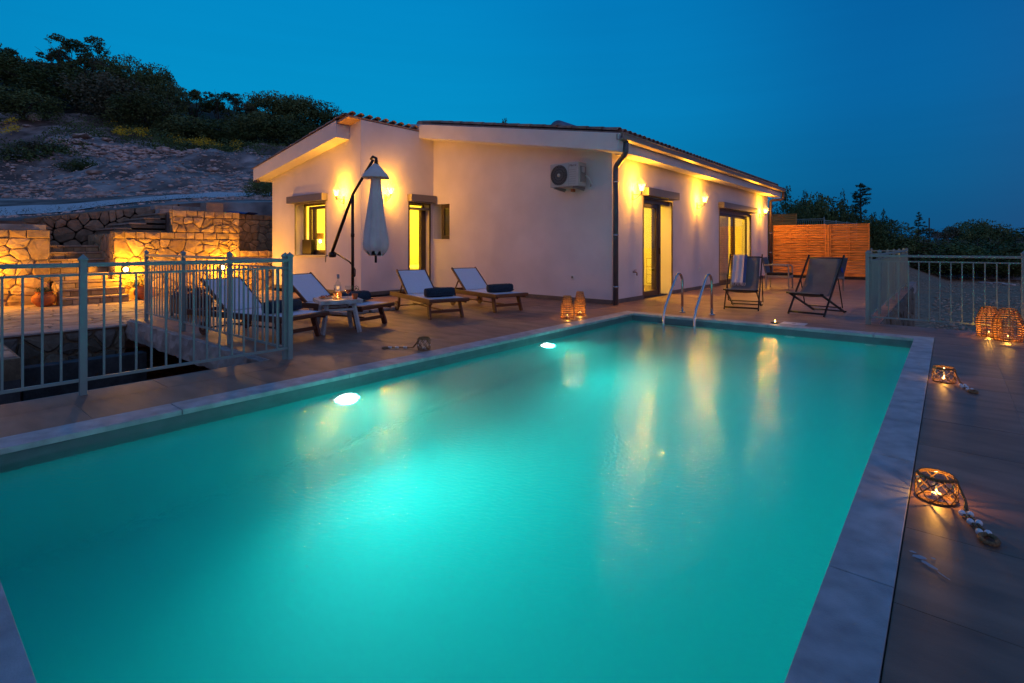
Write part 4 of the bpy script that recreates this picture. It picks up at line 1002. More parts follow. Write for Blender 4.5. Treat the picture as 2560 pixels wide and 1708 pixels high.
# ================================================================== SUN LOUNGERS
def lounger():
    """foot end at origin, head towards +x"""
    t = thing('sun_lounger', 'x', 'sun lounger', (0, 0, 0), 0, 'teak sun loungers with white slings in a row on the terrace')
    Lg, Wd, H = 1.86, .62, .315
    for s in (-1, 1):
        y = s*(Wd/2-.014)
        b = MB(); b.box(0.0, Lg, y-.014, y+.014, H-.075, H); b.build('side_rail', TEAK, t, bevel=.006)
        b = MB(); b.bar((.20, s*(Wd/2-.045), H-.01), (.10, s*(Wd/2-.03), 0), .075, .034, up=(0, 1, 0)); b.build('leg', TEAK, t, bevel=.005)
        b = MB(); b.bar((1.50, s*(Wd/2-.045), H-.05), (1.50, s*(Wd/2-.045), .06), .055, .03, up=(0, 1, 0)); b.build('rear_leg', TEAK, t, bevel=.005)
        b = MB(); b.lathe([(.025, -.014), (.085, -.014), (.085, .014), (.025, .014)], 24, smooth=False); b.xf(Matrix.Translation((1.50, s*(Wd/2-.005), .085)) @ Matrix.Rotation(PI/2, 4, 'X')); w_ = b.build('wheel', TEAK, t)
        b = MB(); b.lathe([(.022, -.02), (.022, .02)], 12); b.xf(Matrix.Translation((1.50, s*(Wd/2-.005), .085)) @ Matrix.Rotation(PI/2, 4, 'X')); b.build('hub', BRASS, w_)
    b = MB(); b.tube([(1.50, -.3, .085), (1.50, .3, .085)], .010, 8); b.build('axle', BLACKM, t)
    MB().box(-.03, .05, -Wd/2-.035, Wd/2+.035, H-.05, H+.006).build('foot_bar', TEAK, t, bevel=.012)
    MB().box(.118, .142, -Wd/2+.05, Wd/2-.05, .09, .135).build('stretcher', TEAK, t, bevel=.004)
    MB().box(Lg-.04, Lg, -Wd/2+.015, Wd/2-.015, H-.06, H-.01).build('head_bar', TEAK, t, bevel=.004)
    MB().bar((.25, 0, .115), (1.5, 0, .115), .022).build('long_stretcher', TEAK, t)
    MB().box(.05, 1.10, -Wd/2+.03, Wd/2-.03, H-.004, H+.005).build('seat_sling', SLING, t)
    a = math.radians(38); Lb = .64; hx = 1.10
    mx = Matrix.Translation((hx, 0, H-.01)) @ Matrix.Rotation(-a, 4, 'Y')
    back = MB().box(0.02, Lb-.02, -Wd/2+.055, Wd/2-.055, .004, .016, mx).build('backrest', SLING, t)
    for s in (-1, 1): MB().box(-.02, Lb+.02, s*(Wd/2-.045)-.012, s*(Wd/2-.045)+.012, -.018, .022, mx).build('back_frame', TEAK, t, bevel=.004)
    MB().box(Lb-.03, Lb, -Wd/2+.06, Wd/2-.06, -.01, .014, mx).build('back_bar', TEAK, t)
    for s in (-1, 1):
        q = mx @ Vector((.36, s*(Wd/2-.08), -.01)); MB().bar(q, (hx+.48, s*(Wd/2-.08), H-.05), .022, .016).build('prop', TEAK, t)
    return t
def towel(name='rolled_towel'):
    b = MB(); vs = []; n = 20; m = 14
    for i in range(m+1):
        y = -.24+.48*i/m; e = 1-.10*(abs(i-m/2)/(m/2))**6
        for k in range(n):
            a = 2*PI*k/n; rx, rz = .085, .058
            sx = math.copysign(abs(math.cos(a))**.7, math.cos(a)); sz = math.copysign(abs(math.sin(a))**.7, math.sin(a))
            vs.append((rx*sx*e*(1+R.uniform(-.025, .025)), y, .058+rz*sz*e*(1+R.uniform(-.03, .03))))
    fs = [(i*n+k, (i+1)*n+k, (i+1)*n+(k+1) % n, i*n+(k+1) % n) for i in range(m) for k in range(n)]+[tuple(range(n)), tuple(m*n+k for k in range(n-1, -1, -1))]
    b.add(vs, fs, True)
    # the free edge of the cloth
    b.bar((-.10, -.235, .028), (-.10, .235, .028), .016, .012)
    return b.build(name, NAVY)
Ls = [((-5.98, 3.30), 193, 'sun lounger farthest left, half hidden behind the metal fence', .42, 'rolled navy towel on the leftmost sun lounger', .50, 0),
      ((-6.22, 4.50), 193, 'sun lounger behind the white side table and umbrella pole', .46, 'thick folded navy towel on the sun lounger behind the side table', .62, .12),
      ((-6.00, 5.68), 162, 'sun lounger in front of the open bedroom door', .36, 'rolled navy towel on the sun lounger in front of the bedroom door', .40, 0),
      ((-5.80, 6.97), 166, 'rightmost sun lounger against the blank wall', .36, 'rolled navy towel on the rightmost sun lounger', .42, 0)]
L0 = lounger(); tw0 = towel(); first = True
for (x, y), ang, lab, td, tlab, _, extra in Ls:
    a = math.radians(ang)
    if first:
        L0.location = (x, y, 0); L0.rotation_euler = (0, 0, a); L0['label'] = lab; tw = tw0
        first = False
    else: copy_tree(L0, (x, y, 0), a, lab); tw = tw0.copy(); COL.objects.link(tw)
    tw.location = (x+math.cos(a)*td, y+math.sin(a)*td, .3205); tw.rotation_euler = (0, 0, a)
    tag(tw, tlab, 'towel', 'navy towels on the sun loungers')
    tw.scale = (1.35, 1.12, 1.4) if extra else (1.0, 1.0, 1.28)

# ================================================================== UMBRELLA
ux, uy = -8.12, 5.35
t = thing('cantilever_umbrella', 'closed grey cantilever umbrella on a dark bent arm beside the house', 'umbrella', (ux, uy, 0)); f0 = (ux, uy, 0)
MB().tube([(ux, uy, .05), (ux, uy, 2.05)], .027, 12).build('pole', BRONZE, t, f0)
MB().tube([(ux, uy, 1.30), (ux, uy, 1.36)], .033, 12).build('collar', BRONZE, t, f0)
lo_, hi_ = Vector((ux-.68, uy, 1.00)), Vector((ux+.60, uy, 2.60))
MB().tube([lo_, lo_.lerp(Vector((ux+.01, uy, 2.06)), .45), Vector((ux+.01, uy, 2.06)), hi_], [.030, .030, .024, .024], 12).build('arm', BRONZE, t, f0)
MB().tube([lo_+Vector((.02, 0, .05)), (ux-.10, uy, .86), (ux, uy, .80)], .014, 8).build('strut', BRONZE, t, f0)
b = MB(); b.lathe([(.05, -.05), (.055, 0), (.05, .05)], 14); b.xf(Matrix.Translation(lo_+Vector((.03, 0, -.02))) @ Matrix.Rotation(PI/2, 4, 'X')); ck = b.build('crank_box', BRONZE, t, f0)
MB().tube([(lo_.x-.02, lo_.y-.06, lo_.z-.03), (lo_.x-.10, lo_.y-.06, lo_.z-.04), (lo_.x-.10, lo_.y-.06, lo_.z-.16)], .010, 8).build('crank_handle', IRON, ck, f0)
MB().tube([(ux+.02, uy, .78), (ux+.075, uy, .72), (ux+.07, uy, .62), (ux+.02, uy, .58)], .012, 8).build('grip', BRONZE, t, f0)
for z in (.42, .32): MB().tube([(ux, uy-.0, z), (ux+.06, uy-.03, z)], .016, 8).build('knob', BRONZE, t, f0)
MB().tube([hi_+Vector((-.06, 0, .02)), hi_+Vector((.0, 0, .06)), hi_+Vector((.09, 0, .02)), hi_+Vector((.12, 0, -.10))], .022, 10).build('arm_head', BRONZE, t, f0)
cx_, cy_ = ux+.68, uy
b = MB(); n = 24; vs = []; H_ = [(2.50, .035), (2.46, .06), (2.36, .11), (2.20, .115), (2.0, .145), (1.7, .185), (1.4, .225), (1.18, .26), (1.06, .25), (1.03, .19)]
for z, r in H_:
    for k in range(n):
        a = 2*PI*k/n; f = 1+(.20*math.cos(8*a+z*1.5)+.07*math.cos(3*a+z*4))*min(1, (2.5-z)*1.5)
        vs.append((cx_+r*.72*f*math.cos(a), cy_+r*.72*f*math.sin(a), z+(.05*math.cos(8*a+1) if z < 1.1 else 0)))
b.add(vs, [(i*n+k, i*n+(k+1) % n, (i+1)*n+(k+1) % n, (i+1)*n+k) for i in range(len(H_)-1) for k in range(n)]+[tuple(range(n)), tuple((len(H_)-1)*n+k for k in range(n-1, -1, -1))], True)
cn_ = b.build('canopy', CANVAS, t, f0)
b = MB(); vs = []
for z, r in ((2.53, .04), (2.44, .12), (2.33, .225), (2.29, .235)):
    vs += [(cx_+r*(1+.09*math.cos(4*a))*math.cos(a), cy_+r*(1+.09*math.cos(4*a))*math.sin(a), z) for a in [2*PI*k/n for k in range(n)]]
b.add(vs, [(i*n+k, i*n+(k+1) % n, (i+1)*n+(k+1) % n, (i+1)*n+k) for i in range(3) for k in range(n)], True); b.build('vent_flap', CANVAS, cn_, f0)
MB().lathe([(.02, 0), (.03, .05), (.02, .10)], 10, (cx_, cy_, 2.50)).build('finial', BRONZE, t, f0)
MB().tube([(cx_, cy_, .86), (cx_, cy_, 1.1)], .02, 8).build('mast_end', BRONZE, t, f0)
for s in (-1, 1): MB().bar((ux-.5, uy, .03) if s < 0 else (ux, uy-.5, .03), (ux+.5, uy, .03) if s < 0 else (ux, uy+.5, .03), .05, .02).build('base_cross', BRONZE, t, f0)
k = 0
for sx in (-1, 1):
    for sy in (-1, 1):
        b = MB().box(ux+sx*.035+(0 if sx > 0 else -.50), ux+sx*.035+(.50 if sx > 0 else 0), uy+sy*.035+(0 if sy > 0 else -.50), uy+sy*.035+(.50 if sy > 0 else 0), .002, .05)
        tag(b.build('paving_slab', CONC, bevel=.006), ['rear left', 'front left', 'rear right', 'front right'][k]+' concrete slab weighting the umbrella foot', 'slab', 'slabs on the umbrella foot'); k += 1

# ================================================================== SIDE TABLE AND DRINKS
tx, ty, tz, ta = -6.30, 3.92, .44, math.radians(-20)
t = thing('side_table', 'small square side table of worn white painted wood between two loungers', 'table', (tx, ty, 0), ta)
for k in range(4): MB().box(-.28+.14*k+.0015, -.14+.14*k-.0015, -.27, .27, tz-.05, tz).build('board', WHITEP, t, bevel=.003)
for sx in (-1, 1):
    for sy in (-1, 1): MB().bar((sx*.17, sy*.17, tz-.05), (sx*.235, sy*.235, 0), .045).build('leg', WHITEP, t, bevel=.004)
for s in (-1, 1):
    MB().bar((-.19, s*.19, .27), (.19, s*.19, .27), .028).build('stretcher', WHITEP, t); MB().bar((s*.19, -.19, .31), (s*.19, .19, .31), .028).build('stretcher', WHITEP, t)
def tt(u, v): return (tx+u*math.cos(ta)-v*math.sin(ta), ty+u*math.sin(ta)+v*math.cos(ta), tz+.001)
WINE = bpy.data.materials.new('rose_wine'); WINE.use_nodes = True; pb_ = WINE.node_tree.nodes['Principled BSDF']; pb_.inputs['Base Color'].default_value = (.55, .13, .04, 1); pb_.inputs['Roughness'].default_value = .15; pb_.inputs['Transmission Weight'].default_value = .35
p = tt(.03, .0); t = thing('wine_bottle', 'clear bottle of rose wine with pale label and grey cap on the side table', 'bottle', p)
MB().lathe([(.036, 0), (.0375, .01), (.0375, .19), (.030, .215), (.014, .235), (.013, .29)], 20).build('glass_body', JAR, t)
MB().lathe([(.034, .004), (.0355, .01), (.0355, .130)], 20).build('wine', WINE, t)
MB().lathe([(.0385, .10), (.0385, .175)], 20, cap0=False, cap1=False).build('label_paper', mat('label_paper', (.50, .52, .55), .8, world=False), t)
MB().lathe([(.0155, .265), (.0165, .27), (.0165, .325), (.001, .327)], 16).build('cap', mat('foil', (.20, .24, .28), .4, world=False), t)
def goblet(u, v, lab):
    p = tt(u, v); t = thing('wine_glass', lab, 'glass', p, 0, 'stemmed glasses of rose wine on the side table')
    MB().lathe([(.034, 0), (.034, .004), (.006, .010), (.005, .055), (.012, .07), (.038, .10), (.043, .135), (.041, .175)], 20, cap1=False).build('bowl', JAR, t)
    MB().lathe([(.010, .072), (.035, .102), (.0395, .125)], 18).build('wine', WINE, t)
    return t
goblet(-.13, .02, 'glass of rose wine left of the bottle'); goblet(.16, .10, 'taller glass of rose wine behind the candle jar')
# tea light jars wrapped in net
def netjar(name, label, loc, r, h, rope, loop=None, lit=1.0, rz=0, flame=True, grp='netted jar lanterns by the pool'):
    t = thing(name, label, 'lantern', loc, rz, grp)
    MB().lathe([(r*.86, .0), (r, .012), (r, h*.72), (r*.80, h*.90), (r*.82, h)], 20, cap1=False).build('jar', JAR, t)
    g = MB(); n = 7
    for lv in range(3):
        z0, z1 = h*(.06+.30*lv), h*(.36+.30*lv)
        for k in range(n):
            a0 = 2*PI*(k+.5*(lv % 2))/n; a1 = a0+PI/n; a2 = a0-PI/n; q = 1.03 if lv < 2 else .93
            for aa in (a1, a2): g.tube([(r*1.05*math.cos(a0), r*1.05*math.sin(a0), z0), (r*1.09*math.cos((a0+aa)/2), r*1.09*math.sin((a0+aa)/2), (z0+z1)/2), (r*q*math.cos(aa), r*q*math.sin(aa), z1)], .0030, 5)
    for z, q in ((h*.03, .95), (h*.97, .90), (h*.90, .90)): g.tube([(r*q*math.cos(2*PI*k/20), r*q*math.sin(2*PI*k/20), z) for k in range(20)], .0045, 6, closed=True)
    g.build('net', ROPE, t)
    MB().lathe([(.019, .012), (.019, .028)], 14).build('tea_light', WPLAST, t)
    if flame:
        MB().lathe([(.001, .029), (.004, .034), (.003, .040), (.001, .046)], 8).build('flame', CANDLE, t)
        light('tea_flame', 'POINT', (0, 0, .05), .9*lit, (1, .42, .06), .006, t)
    for k in range(3):
        a = 2*PI*k/3+.4; b = MB(); b.lathe([(.001, -.007), (.007, 0), (.001, .007)], 8); b.xf(Matrix.Translation((r*1.1*math.cos(a), r*1.1*math.sin(a), h*.42))); b.build('bead', BEAD, t)
    if rope:
        for off in (-.007, .007):
            MB().tube([(x+off*(i > 1), y+off, z) for i, (x, y, z) in enumerate(rope)], .0055, 6).build('rope', ROPE, t)
        for i in (-3, -2, -1):
            x, y, z = rope[i]
            for q in (-1, 1):
                b = MB(); b.lathe([(.001, -.013), (.013, -.005), (.013, .005), (.001, .013)], 10); b.xf(Matrix.Translation((x+q*.013, y+q*.004, .014)) @ Matrix.Rotation(1.2, 4, 'X')); b.build('bead', BEAD, t)
        ex, ey, ez = rope[-1]; dx, dy = ex-rope[-2][0], ey-rope[-2][1]; dl = math.hypot(dx, dy)
        cxl, cyl = ex+dx/dl*.045, ey+dy/dl*.045
        MB().tube([(cxl+.026*math.cos(2*PI*k/16), cyl+.040*math.sin(2*PI*k/16), .011) for k in range(16)], .009, 8, closed=True).build('rope_loop', ROPE, t)
    return t
netjar('jar_lantern', 'unlit netted glass jar with trailing rope beside the left pool coping', (-4.46, 3.84, .001), .066, .135, [(-.06, -.02, .10), (-.11, -.06, .02), (-.20, -.10, .012), (-.27, -.16, .012), (-.33, -.21, .012)], lit=.25, flame=False)
netjar('jar_lantern', 'lit netted jar lantern right of the pool near the far corner', (-.035, 5.74, .001), .074, .125, [(.07, -.01, .10), (.10, -.05, .03), (.12, -.12, .012), (.13, -.18, .012), (.16, -.25, .012)], lit=1.1)
netjar('jar_lantern', 'largest lit netted jar lantern in the right foreground beside the coping', (-.045, 3.06, .001), .072, .115, [(.07, -.0, .10), (.10, -.05, .04), (.10, -.12, .012), (.125, -.19, .012), (.15, -.27, .012)], lit=1.5)
netjar('jar_lantern', 'lit candle jar among the glasses on the side table', tt(.14, -.02), .052, .105, None, lit=1.4, grp=None) if False else None
tq = netjar('candle_jar', 'lit candle jar among the glasses on the side table', tt(.13, -.03), .050, .10, None, lit=1.6, grp='candle jar on the table')
b = MB(); b.lathe([(.07, .0), (.11, .012), (.115, .016)], 24); pl = thing('plate', 'white oval plate of snacks on the side table', 'plate', tt(-.16, -.10)); b.build('dish', WPLAST, pl)
rr = random.Random(8)
for k in range(14):
    q = MB(); q.lathe([(.001, 0), (.012, .006), (.010, .014), (.001, .02)], 6); q.xf(Matrix.Translation((rr.uniform(-.07, .07), rr.uniform(-.07, .07), .014)) @ Matrix.Rotation(rr.random()*3, 4, 'Z')); q.build('snack', mat('snack', (.30, .10, .03), .7, world=False) if k == 0 else MATS['snack'], pl)
pl = thing('small_bowl', 'small glass bowl of nuts at the front edge of the side table', 'bowl', tt(-.05, -.19)); MB().lathe([(.02, 0), (.04, .01), (.05, .03)], 18, cap1=False).build('dish', JAR, pl)
MB().lathe([(.035, .012), (.04, .022), (.001, .03)], 12).build('nuts', MATS['snack'], pl)
# plant behind the candle jar
t = thing('table_plant', 'small green plant behind the glasses on the side table', 'plant', tt(.20, .18)); MB().lathe([(.03, 0), (.04, .07)], 14).build('pot', TERRA, t)
g = MB()
for k in range(70):
    a = rr.random()*2*PI; e = rr.uniform(.1, 1.2); r = rr.uniform(.03, .085); c = Vector((r*math.cos(a)*math.cos(e), r*math.sin(a)*math.cos(e), .10+r*math.sin(e)*1.1)); s = .012
    u = Vector((rr.uniform(-1, 1), rr.uniform(-1, 1), rr.uniform(-1, 1))).normalized()*s; v = u.cross(Vector((0, .3, 1))).normalized()*s*.6
    g.add([c-u, c+v, c+u, c-v], [(0, 1, 2, 3)])
g.build('leaves', LEAF, t)

# ================================================================== WICKER LANTERNS
def wicker(label, loc, r, h, dome, grp, lit, rz=0, handle='front'):
    t = thing('wicker_lantern', label, 'lantern', loc, rz, grp)
    def R_(z):
        u = z/h
        if dome: return r*(.90+.12*math.sin(min(1, u/.45)*PI/2)) if u < .45 else r*(1.02*math.cos((u-.45)/.55*1.02))
        return r*(.97+.05*u/.55) if u < .55 else r*(1.02-.42*((u-.55)/.45)**.9)
    m = max(12, int(h/.026)); n = 28
    g = MB()
    for k in range(m):
        z = .006+(h-.012)*k/(m-1)
        if .30 < k/m < .86 and k % 2 == 0 and not dome: pass
        rr_ = R_(z); ph = R.random()
        g.tube([(rr_*(1+.014*math.cos(7*a+k*PI))*math.cos(a), rr_*(1+.014*math.cos(7*a+k*PI))*math.sin(a), z+R.uniform(-.0012, .0012)) for a in [2*PI*q/n for q in range(n)]], .0062, 5, closed=True)
    g.build('weave', WICK, t)
    g = MB()
    for k in range(14):
        a = 2*PI*k/14; g.tube([(R_(h*j/9)*math.cos(a), R_(h*j/9)*math.sin(a), h*j/9) for j in range(10)], .0036, 5)
    g.build('stakes', mat('wicker_stake', (.11, .045, .015), .7, world=False) if 'wicker_stake' not in MATS else MATS['wicker_stake'], t)
    MB().lathe([(r*.93, .0), (r*.93, .008)], 24).build('base', WICK, t)
    rt = R_(h); MB().tube([(rt*math.cos(2*PI*q/20), rt*math.sin(2*PI*q/20), h) for q in range(20)], .007, 6, closed=True).build('rim', WICK, t)
    zz = h*.80; ra = R_(zz)+.008
    MB().tube([(ra*math.cos(PI*(1.06+.88*q/14)), ra*math.sin(PI*(1.06+.88*q/14))*1.02, zz-.11*math.sin(PI*q/14)) for q in range(15)], .0045, 6).build('handle', MATS['wicker_stake'], t)
    MB().lathe([(.055, .010), (.055, h*.42)], 20, cap1=False).build('inner_glass', JAR, t)
    MB().lathe([(.032, .010), (.032, .045)], 14).build('candle', WPLAST, t)
    MB().lathe([(.001, .046), (.005, .052), (.003, .060), (.001, .068)], 8).build('flame', CANDLE, t)
    light('candle_light', 'POINT', (0, 0, .085), lit*.7, (1, .43, .055), .008, t)
    return t
wicker('nearer of two glowing wicker lanterns standing by the blank house wall', (-4.61, 6.90, 0), .100, .355, False, 'wicker lanterns near the pool corner', 3.4, YAW)
wicker('farther of two glowing wicker lanterns standing by the blank house wall', (-4.68, 7.38, 0), .090, .385, False, 'wicker lanterns near the pool corner', 3.0, YAW)
wicker('left of two glowing domed wicker lanterns at the foot of the right fence', (.385, 8.97, 0), .122, .375, True, 'domed wicker lanterns by the right fence', 4.6, YAW+.2)
wicker('right of two glowing domed wicker lanterns at the foot of the right fence', (.545, 8.72, 0), .140, .385, True, 'domed wicker lanterns by the right fence', 4.6, YAW+.5)
# tea light on the far coping and the skimmer plate
t = thing('tea_light', 'small dark tea light dish glowing on the far pool coping', 'tea light', (-1.97, 8.42, .001)); MB().lathe([(.03, 0), (.058, .012), (.060, .024), (.04, .018)], 18).build('dish', BLACKM, t)
MB().lathe([(.001, .02), (.010, .03), (.006, .045), (.001, .06)], 8).build('flame', CANDLE, t); light('tea_glow', 'POINT', (0, 0, .06), .5, (1, .43, .055), .008, t)
t = thing('skimmer_lid', 'flat white square lid in the tiles behind the far pool coping', 'lid', (-1.75, 8.56, .0)); MB().box(-.16, .16, -.13, .13, .002, .008).build('lid', WPLAST, t, bevel=.002)
MB().lathe([(.03, .008), (.03, .010)], 16).build('finger_hole', mat('plate_grey', (.45, .45, .46), .5, world=False), t)
b = MB(); rr = random.Random(4)
for (cx, cy, sx, sy, a) in ((-.085, 2.45, .026, .014, .3), (-.055, 2.41, .035, .010, -.7), (-.02, 2.37, .035, .004, -.8), (-.105, 2.475, .012, .008, 0), (-.045, 2.47, .008, .007, 0)):
    vs = [(cx+(sx*math.cos(q)*math.cos(a)-sy*math.sin(q)*math.sin(a))*rr.uniform(.7, 1.15), cy+(sx*math.cos(q)*math.sin(a)+sy*math.sin(q)*math.cos(a))*rr.uniform(.7, 1.15), .0022) for q in [2*PI*k/14 for k in range(14)]]
    b.add(vs+[(cx, cy, .0022)], [(k, (k+1) % 14, 14) for k in range(14)])
tag(b.build('white_stain', mat('dried_stain', (.36, .38, .42), .8)), 'small white splash stain on the dark tiles right of the pool', 'stain', kind='stuff')

# ================================================================== DECK CHAIRS AND ARMCHAIRS
def deckchair(label, p, ang):
    """front feet around the origin, sitter faces -y"""
    t = thing('deck_chair', label, 'deck chair', p, ang, 'folding deck chairs on the terrace')
    W_ = .28
    for s in (-1, 1):
        MB().bar((s*W_, 0, 0), (s*W_, .80, .98), .034, .020, up=(1, 0, 0)).build('back_leg', BLACKM, t, bevel=.003)
        MB().bar((s*(W_-.03), .92, 0), (s*(W_-.03), .10-.14, .36), .032, .020, up=(1, 0, 0)).build('seat_leg', BLACKM, t, bevel=.003)
        MB().tube([(s*(W_+.02), .50, .60), (s*(W_+.02), .68, .10)], .009, 8).build('prop', BLACKM, t)
    for y, z, r in ((.03, .04, .016), (.90, .02, .012), (.68, .10, .010)): MB().tube([(-W_, y, z), (W_, y, z)], r, 8).build('crossbar', BLACKM, t)
    MB().tube([(-W_, .76, .93), (W_, .76, .93)], .014, 8).build('top_bar', BLACKM, t); MB().tube([(-W_-.01, -.04, .36), (W_+.01, -.04, .36)], .015, 8).build('front_bar', BLACKM, t)
    b = MB(); pts = [(.76, .945), (.70, .80), (.60, .62), (.50, .47), (.40, .37), (.28, .315), (.14, .315), (.02, .345), (-.045, .377), (-.06, .36)]
    W2 = .245; n = len(pts); m = 8; vs = []
    for j in range(m+1):
        u = -1+2*j/m
        for (y, z) in pts: vs.append((W2*u, y, z-.02*(1-u*u)*(1 if .1 < y < .7 else 0)))
    b.add(vs, [(j*n+i, (j+1)*n+i, (j+1)*n+i+1, j*n+i+1) for j in range(m) for i in range(n-1)], True)
    o = b.build('canvas', DECKF, t); sm = o.modifiers.new('solid', 'SOLIDIFY'); sm.thickness = .004
    return t
dc = deckchair('deck chair nearer the house with a pale fringed cloth hanging over it', (-2.85, 9.80, 0), .17)
deckchair('empty brown-grey deck chair on the right, in front of the wooden screen', (-1.82, 9.75, 0), -.22)
t = thing('fringed_cloth', 'pale blue-edged cotton cloth with fringe hung over the left deck chair', 'cloth', (-2.85, 9.80, 0), .17)
pts = [(.83, .80), (.80, .93), (.765, .962), (.72, .90), (.66, .79), (.58, .64), (.50, .52), (.44, .45)]
for (u0, u1, m_, nm) in ((-.215, -.02, THROW, 'cloth'), (-.019, .03, TBLUE, 'border')):
    b = MB(); n = len(pts); m = 10; vs = []
    for j in range(m+1):
        u = u0+(u1-u0)*j/m
        for i, (y, z) in enumerate(pts): vs.append((u, y-.012-.012*math.sin(j*1.3+i*.2), z+.012))
    b.add(vs, [(j*n+i, (j+1)*n+i, (j+1)*n+i+1, j*n+i+1) for j in range(m) for i in range(n-1)], True); b.build(nm, m_, t)
g = MB(); rr = random.Random(3)
for k in range(22):
    x = -.21+.235*k/21; g.tube([(x, .435, .462), (x+rr.uniform(-.01, .01), .415, .44), (x+rr.uniform(-.015, .015), .405, .405)], .0035, 4)
g.build('fringe', THROW, t)
def armchair(label, p, ang):
    t = thing('armchair', label, 'armchair', p, ang, 'grey woven armchairs by the wooden screen')   # faces +x
    for x in (-.27, .27):
        for y in (-.28, .28):
            MB().bar((x, y, 0), (x, y, .60 if x > 0 else .42), .034).build('leg', RATTAN, t, bevel=.003)
    for y in (-.28, .28): MB().tube([(-.32, y, .62), (-.1, y, .635), (.22, y, .625), (.27, y, .595)], .018, 8).build('armrest', RATTAN, t)
    MB().box(-.29, .29, -.27, .27, .30, .36).build('seat_frame', RATTAN, t, bevel=.006)
    MB().box(-.27, .285, -.26, .26, .361, .425).build('cushion', CUSH, t, bevel=.02)
    mx = Matrix.Translation((-.27, 0, .38)) @ Matrix.Rotation(-.22, 4, 'Y'); MB().box(-.02, .02, -.27, .27, -.04, .46, mx).build('backrest', mat('blue_grey_weave', (.10, .115, .15), .8, world=False, bump=.6, bscale=200) if 'blue_grey_weave' not in MATS else MATS['blue_grey_weave'], t, bevel=.006)
    return t
armchair('woven armchair with dark cushion beside the sliding door', (-3.50, 15.4, 0), 0.05)
armchair('woven armchair half hidden behind the right deck chair', (-2.42, 15.5, 0), PI-.35)
t = thing('blue_cloth', 'bright blue cloth draped over the back of the half hidden armchair', 'cloth', (-2.13, 15.55, .55))
b = MB(); vs = [(.03*math.sin(j)+.02*i, -.12+.04*j, .22-.10*i+.01*math.sin(j*2)) for i in range(4) for j in range(7)]
b.add(vs, [(i*7+j, i*7+j+1, (i+1)*7+j+1, (i+1)*7+j) for i in range(3) for j in range(6)], True); b.build('cloth', mat('royal_blue_cloth', (.02, .05, .36), .8, world=False), t)

# ================================================================== POTS
rr = random.Random(17)
def leafball(t, c, r, n, m, name='leaves', s=.03, flat=1.0):
    g = MB()
    for k in range(n):
        u = Vector((rr.gauss(0, 1), rr.gauss(0, 1), rr.gauss(0, 1)))
        q = u.normalized()*r*rr.uniform(.35, 1); q.z *= flat; q += Vector(c)
        e = Vector((rr.uniform(-1, 1), rr.uniform(-1, 1), rr.uniform(-.6, 1))).normalized()*s; f = e.cross(Vector((.2, .1, 1))).normalized()*s*.45
        g.add([q-e, q+f, q+e, q-f], [(0, 1, 2, 3)])
    return g.build(name, m, t, kind='stuff')
def pot(label, loc, r, h, plants, grp='clay pots on the patio'):
    t = thing('flower_pot', label, 'pot', loc, 0, grp)
    MB().lathe([(r*.52, 0), (r*.85, h*.22), (r, h*.5), (r*.93, h*.72), (r*.66, h*.86), (r*.70, h*.95), (r*.80, h), (r*.66, h), (r*.60, h*.9)], 24, cap1=True).build('pot', TERRA, t)
    for z in (.34, .42, .50, .58): MB().lathe([(r*1.005, h*z), (r*1.02, h*z+.006), (r*1.0, h*z+.012)], 24, cap0=False, cap1=False).build('rib', TERRA, t)
    for c, rad, n, m, nm, s in plants: leafball(t, c, rad, n, m, nm, s, .6)
    return t
pot('round clay pot with small green plant left of the stone steps', (-14.05, 2.12, PZ), .195, .30, [((0, 0, .31), .17, 260, LEAF, 'leaves', .028)])
pot('clay pot with red geraniums below the bright wall light', (-14.15, 3.86, PZ), .20, .32, [((-.08, -.05, .40), .26, 380, LEAF, 'leaves', .03), ((-.05, -.18, .38), .28, 46, REDF, 'flowers', .028)])
pot('clay pot with tall plant at the left edge of the photo', (-14.1, .95, PZ), .24, .36, [((0, 0, .72), .34, 420, LEAF, 'leaves', .04)])
t = thing('planter_basket', 'dark planter full of purple leaves behind the corner post of the fence', 'planter', (-9.55, 3.25, 0), 0)
MB().box(-.30, .30, -.22, .22, .05, .34).build('basket', DWICK, t, bevel=.02)
for x in (-.26, .26):
    for y in (-.18, .18): MB().box(x-.02, x+.02, y-.02, y+.02, 0, .05).build('foot', DWICK, t)
leafball(t, (0, 0, .36), .33, 520, PURP, 'leaves', .035, .40); leafball(t, (0, 0, .40), .32, 30, REDF, 'flowers', .02, .4)
# ================================================================== VEGETATION
def leafmat(name, c1, c2, rnd=.25):
    m = mat(name, c1, .7, var=.35, vscale=1.7, rnd=rnd, col2=c2, c2scale=.9, world=True, spec=.25); return m
G1 = leafmat('dark_evergreen', (.072, .120, .034), (.110, .150, .048))
G2 = leafmat('olive_green', (.145, .175, .060), (.095, .140, .048))
G3 = leafmat('cypress_green', (.040, .085, .036), (.062, .105, .040))
G4 = leafmat('grey_green', (.165, .165, .100), (.120, .130, .072))
YEL = mat('yellow_broom_flower', (.80, .50, .015), .7, var=.3, vscale=3)
BARK = mat('bark', (.055, .042, .034), .9, var=.3, vscale=6)
DEAD = mat('bare_twigs', (.30, .25, .24), .9, var=.3, vscale=4)
def leaves_np(pts, nrm, size, rng, squash=.5):
    """one quad per point"""
    n = len(pts); a = rng.normal(size=(n, 3)); a /= np.linalg.norm(a, axis=1)[:, None]
    b_ = np.cross(a, nrm+rng.normal(size=(n, 3))*.6); b_ /= np.linalg.norm(b_, axis=1)[:, None]+1e-9
    s = size*rng.uniform(.6, 1.4, (n, 1)); a = a*s; b_ = b_*s*squash
    V = np.stack([pts-a, pts+b_, pts+a, pts-b_], 1).reshape(-1, 3)
    return V
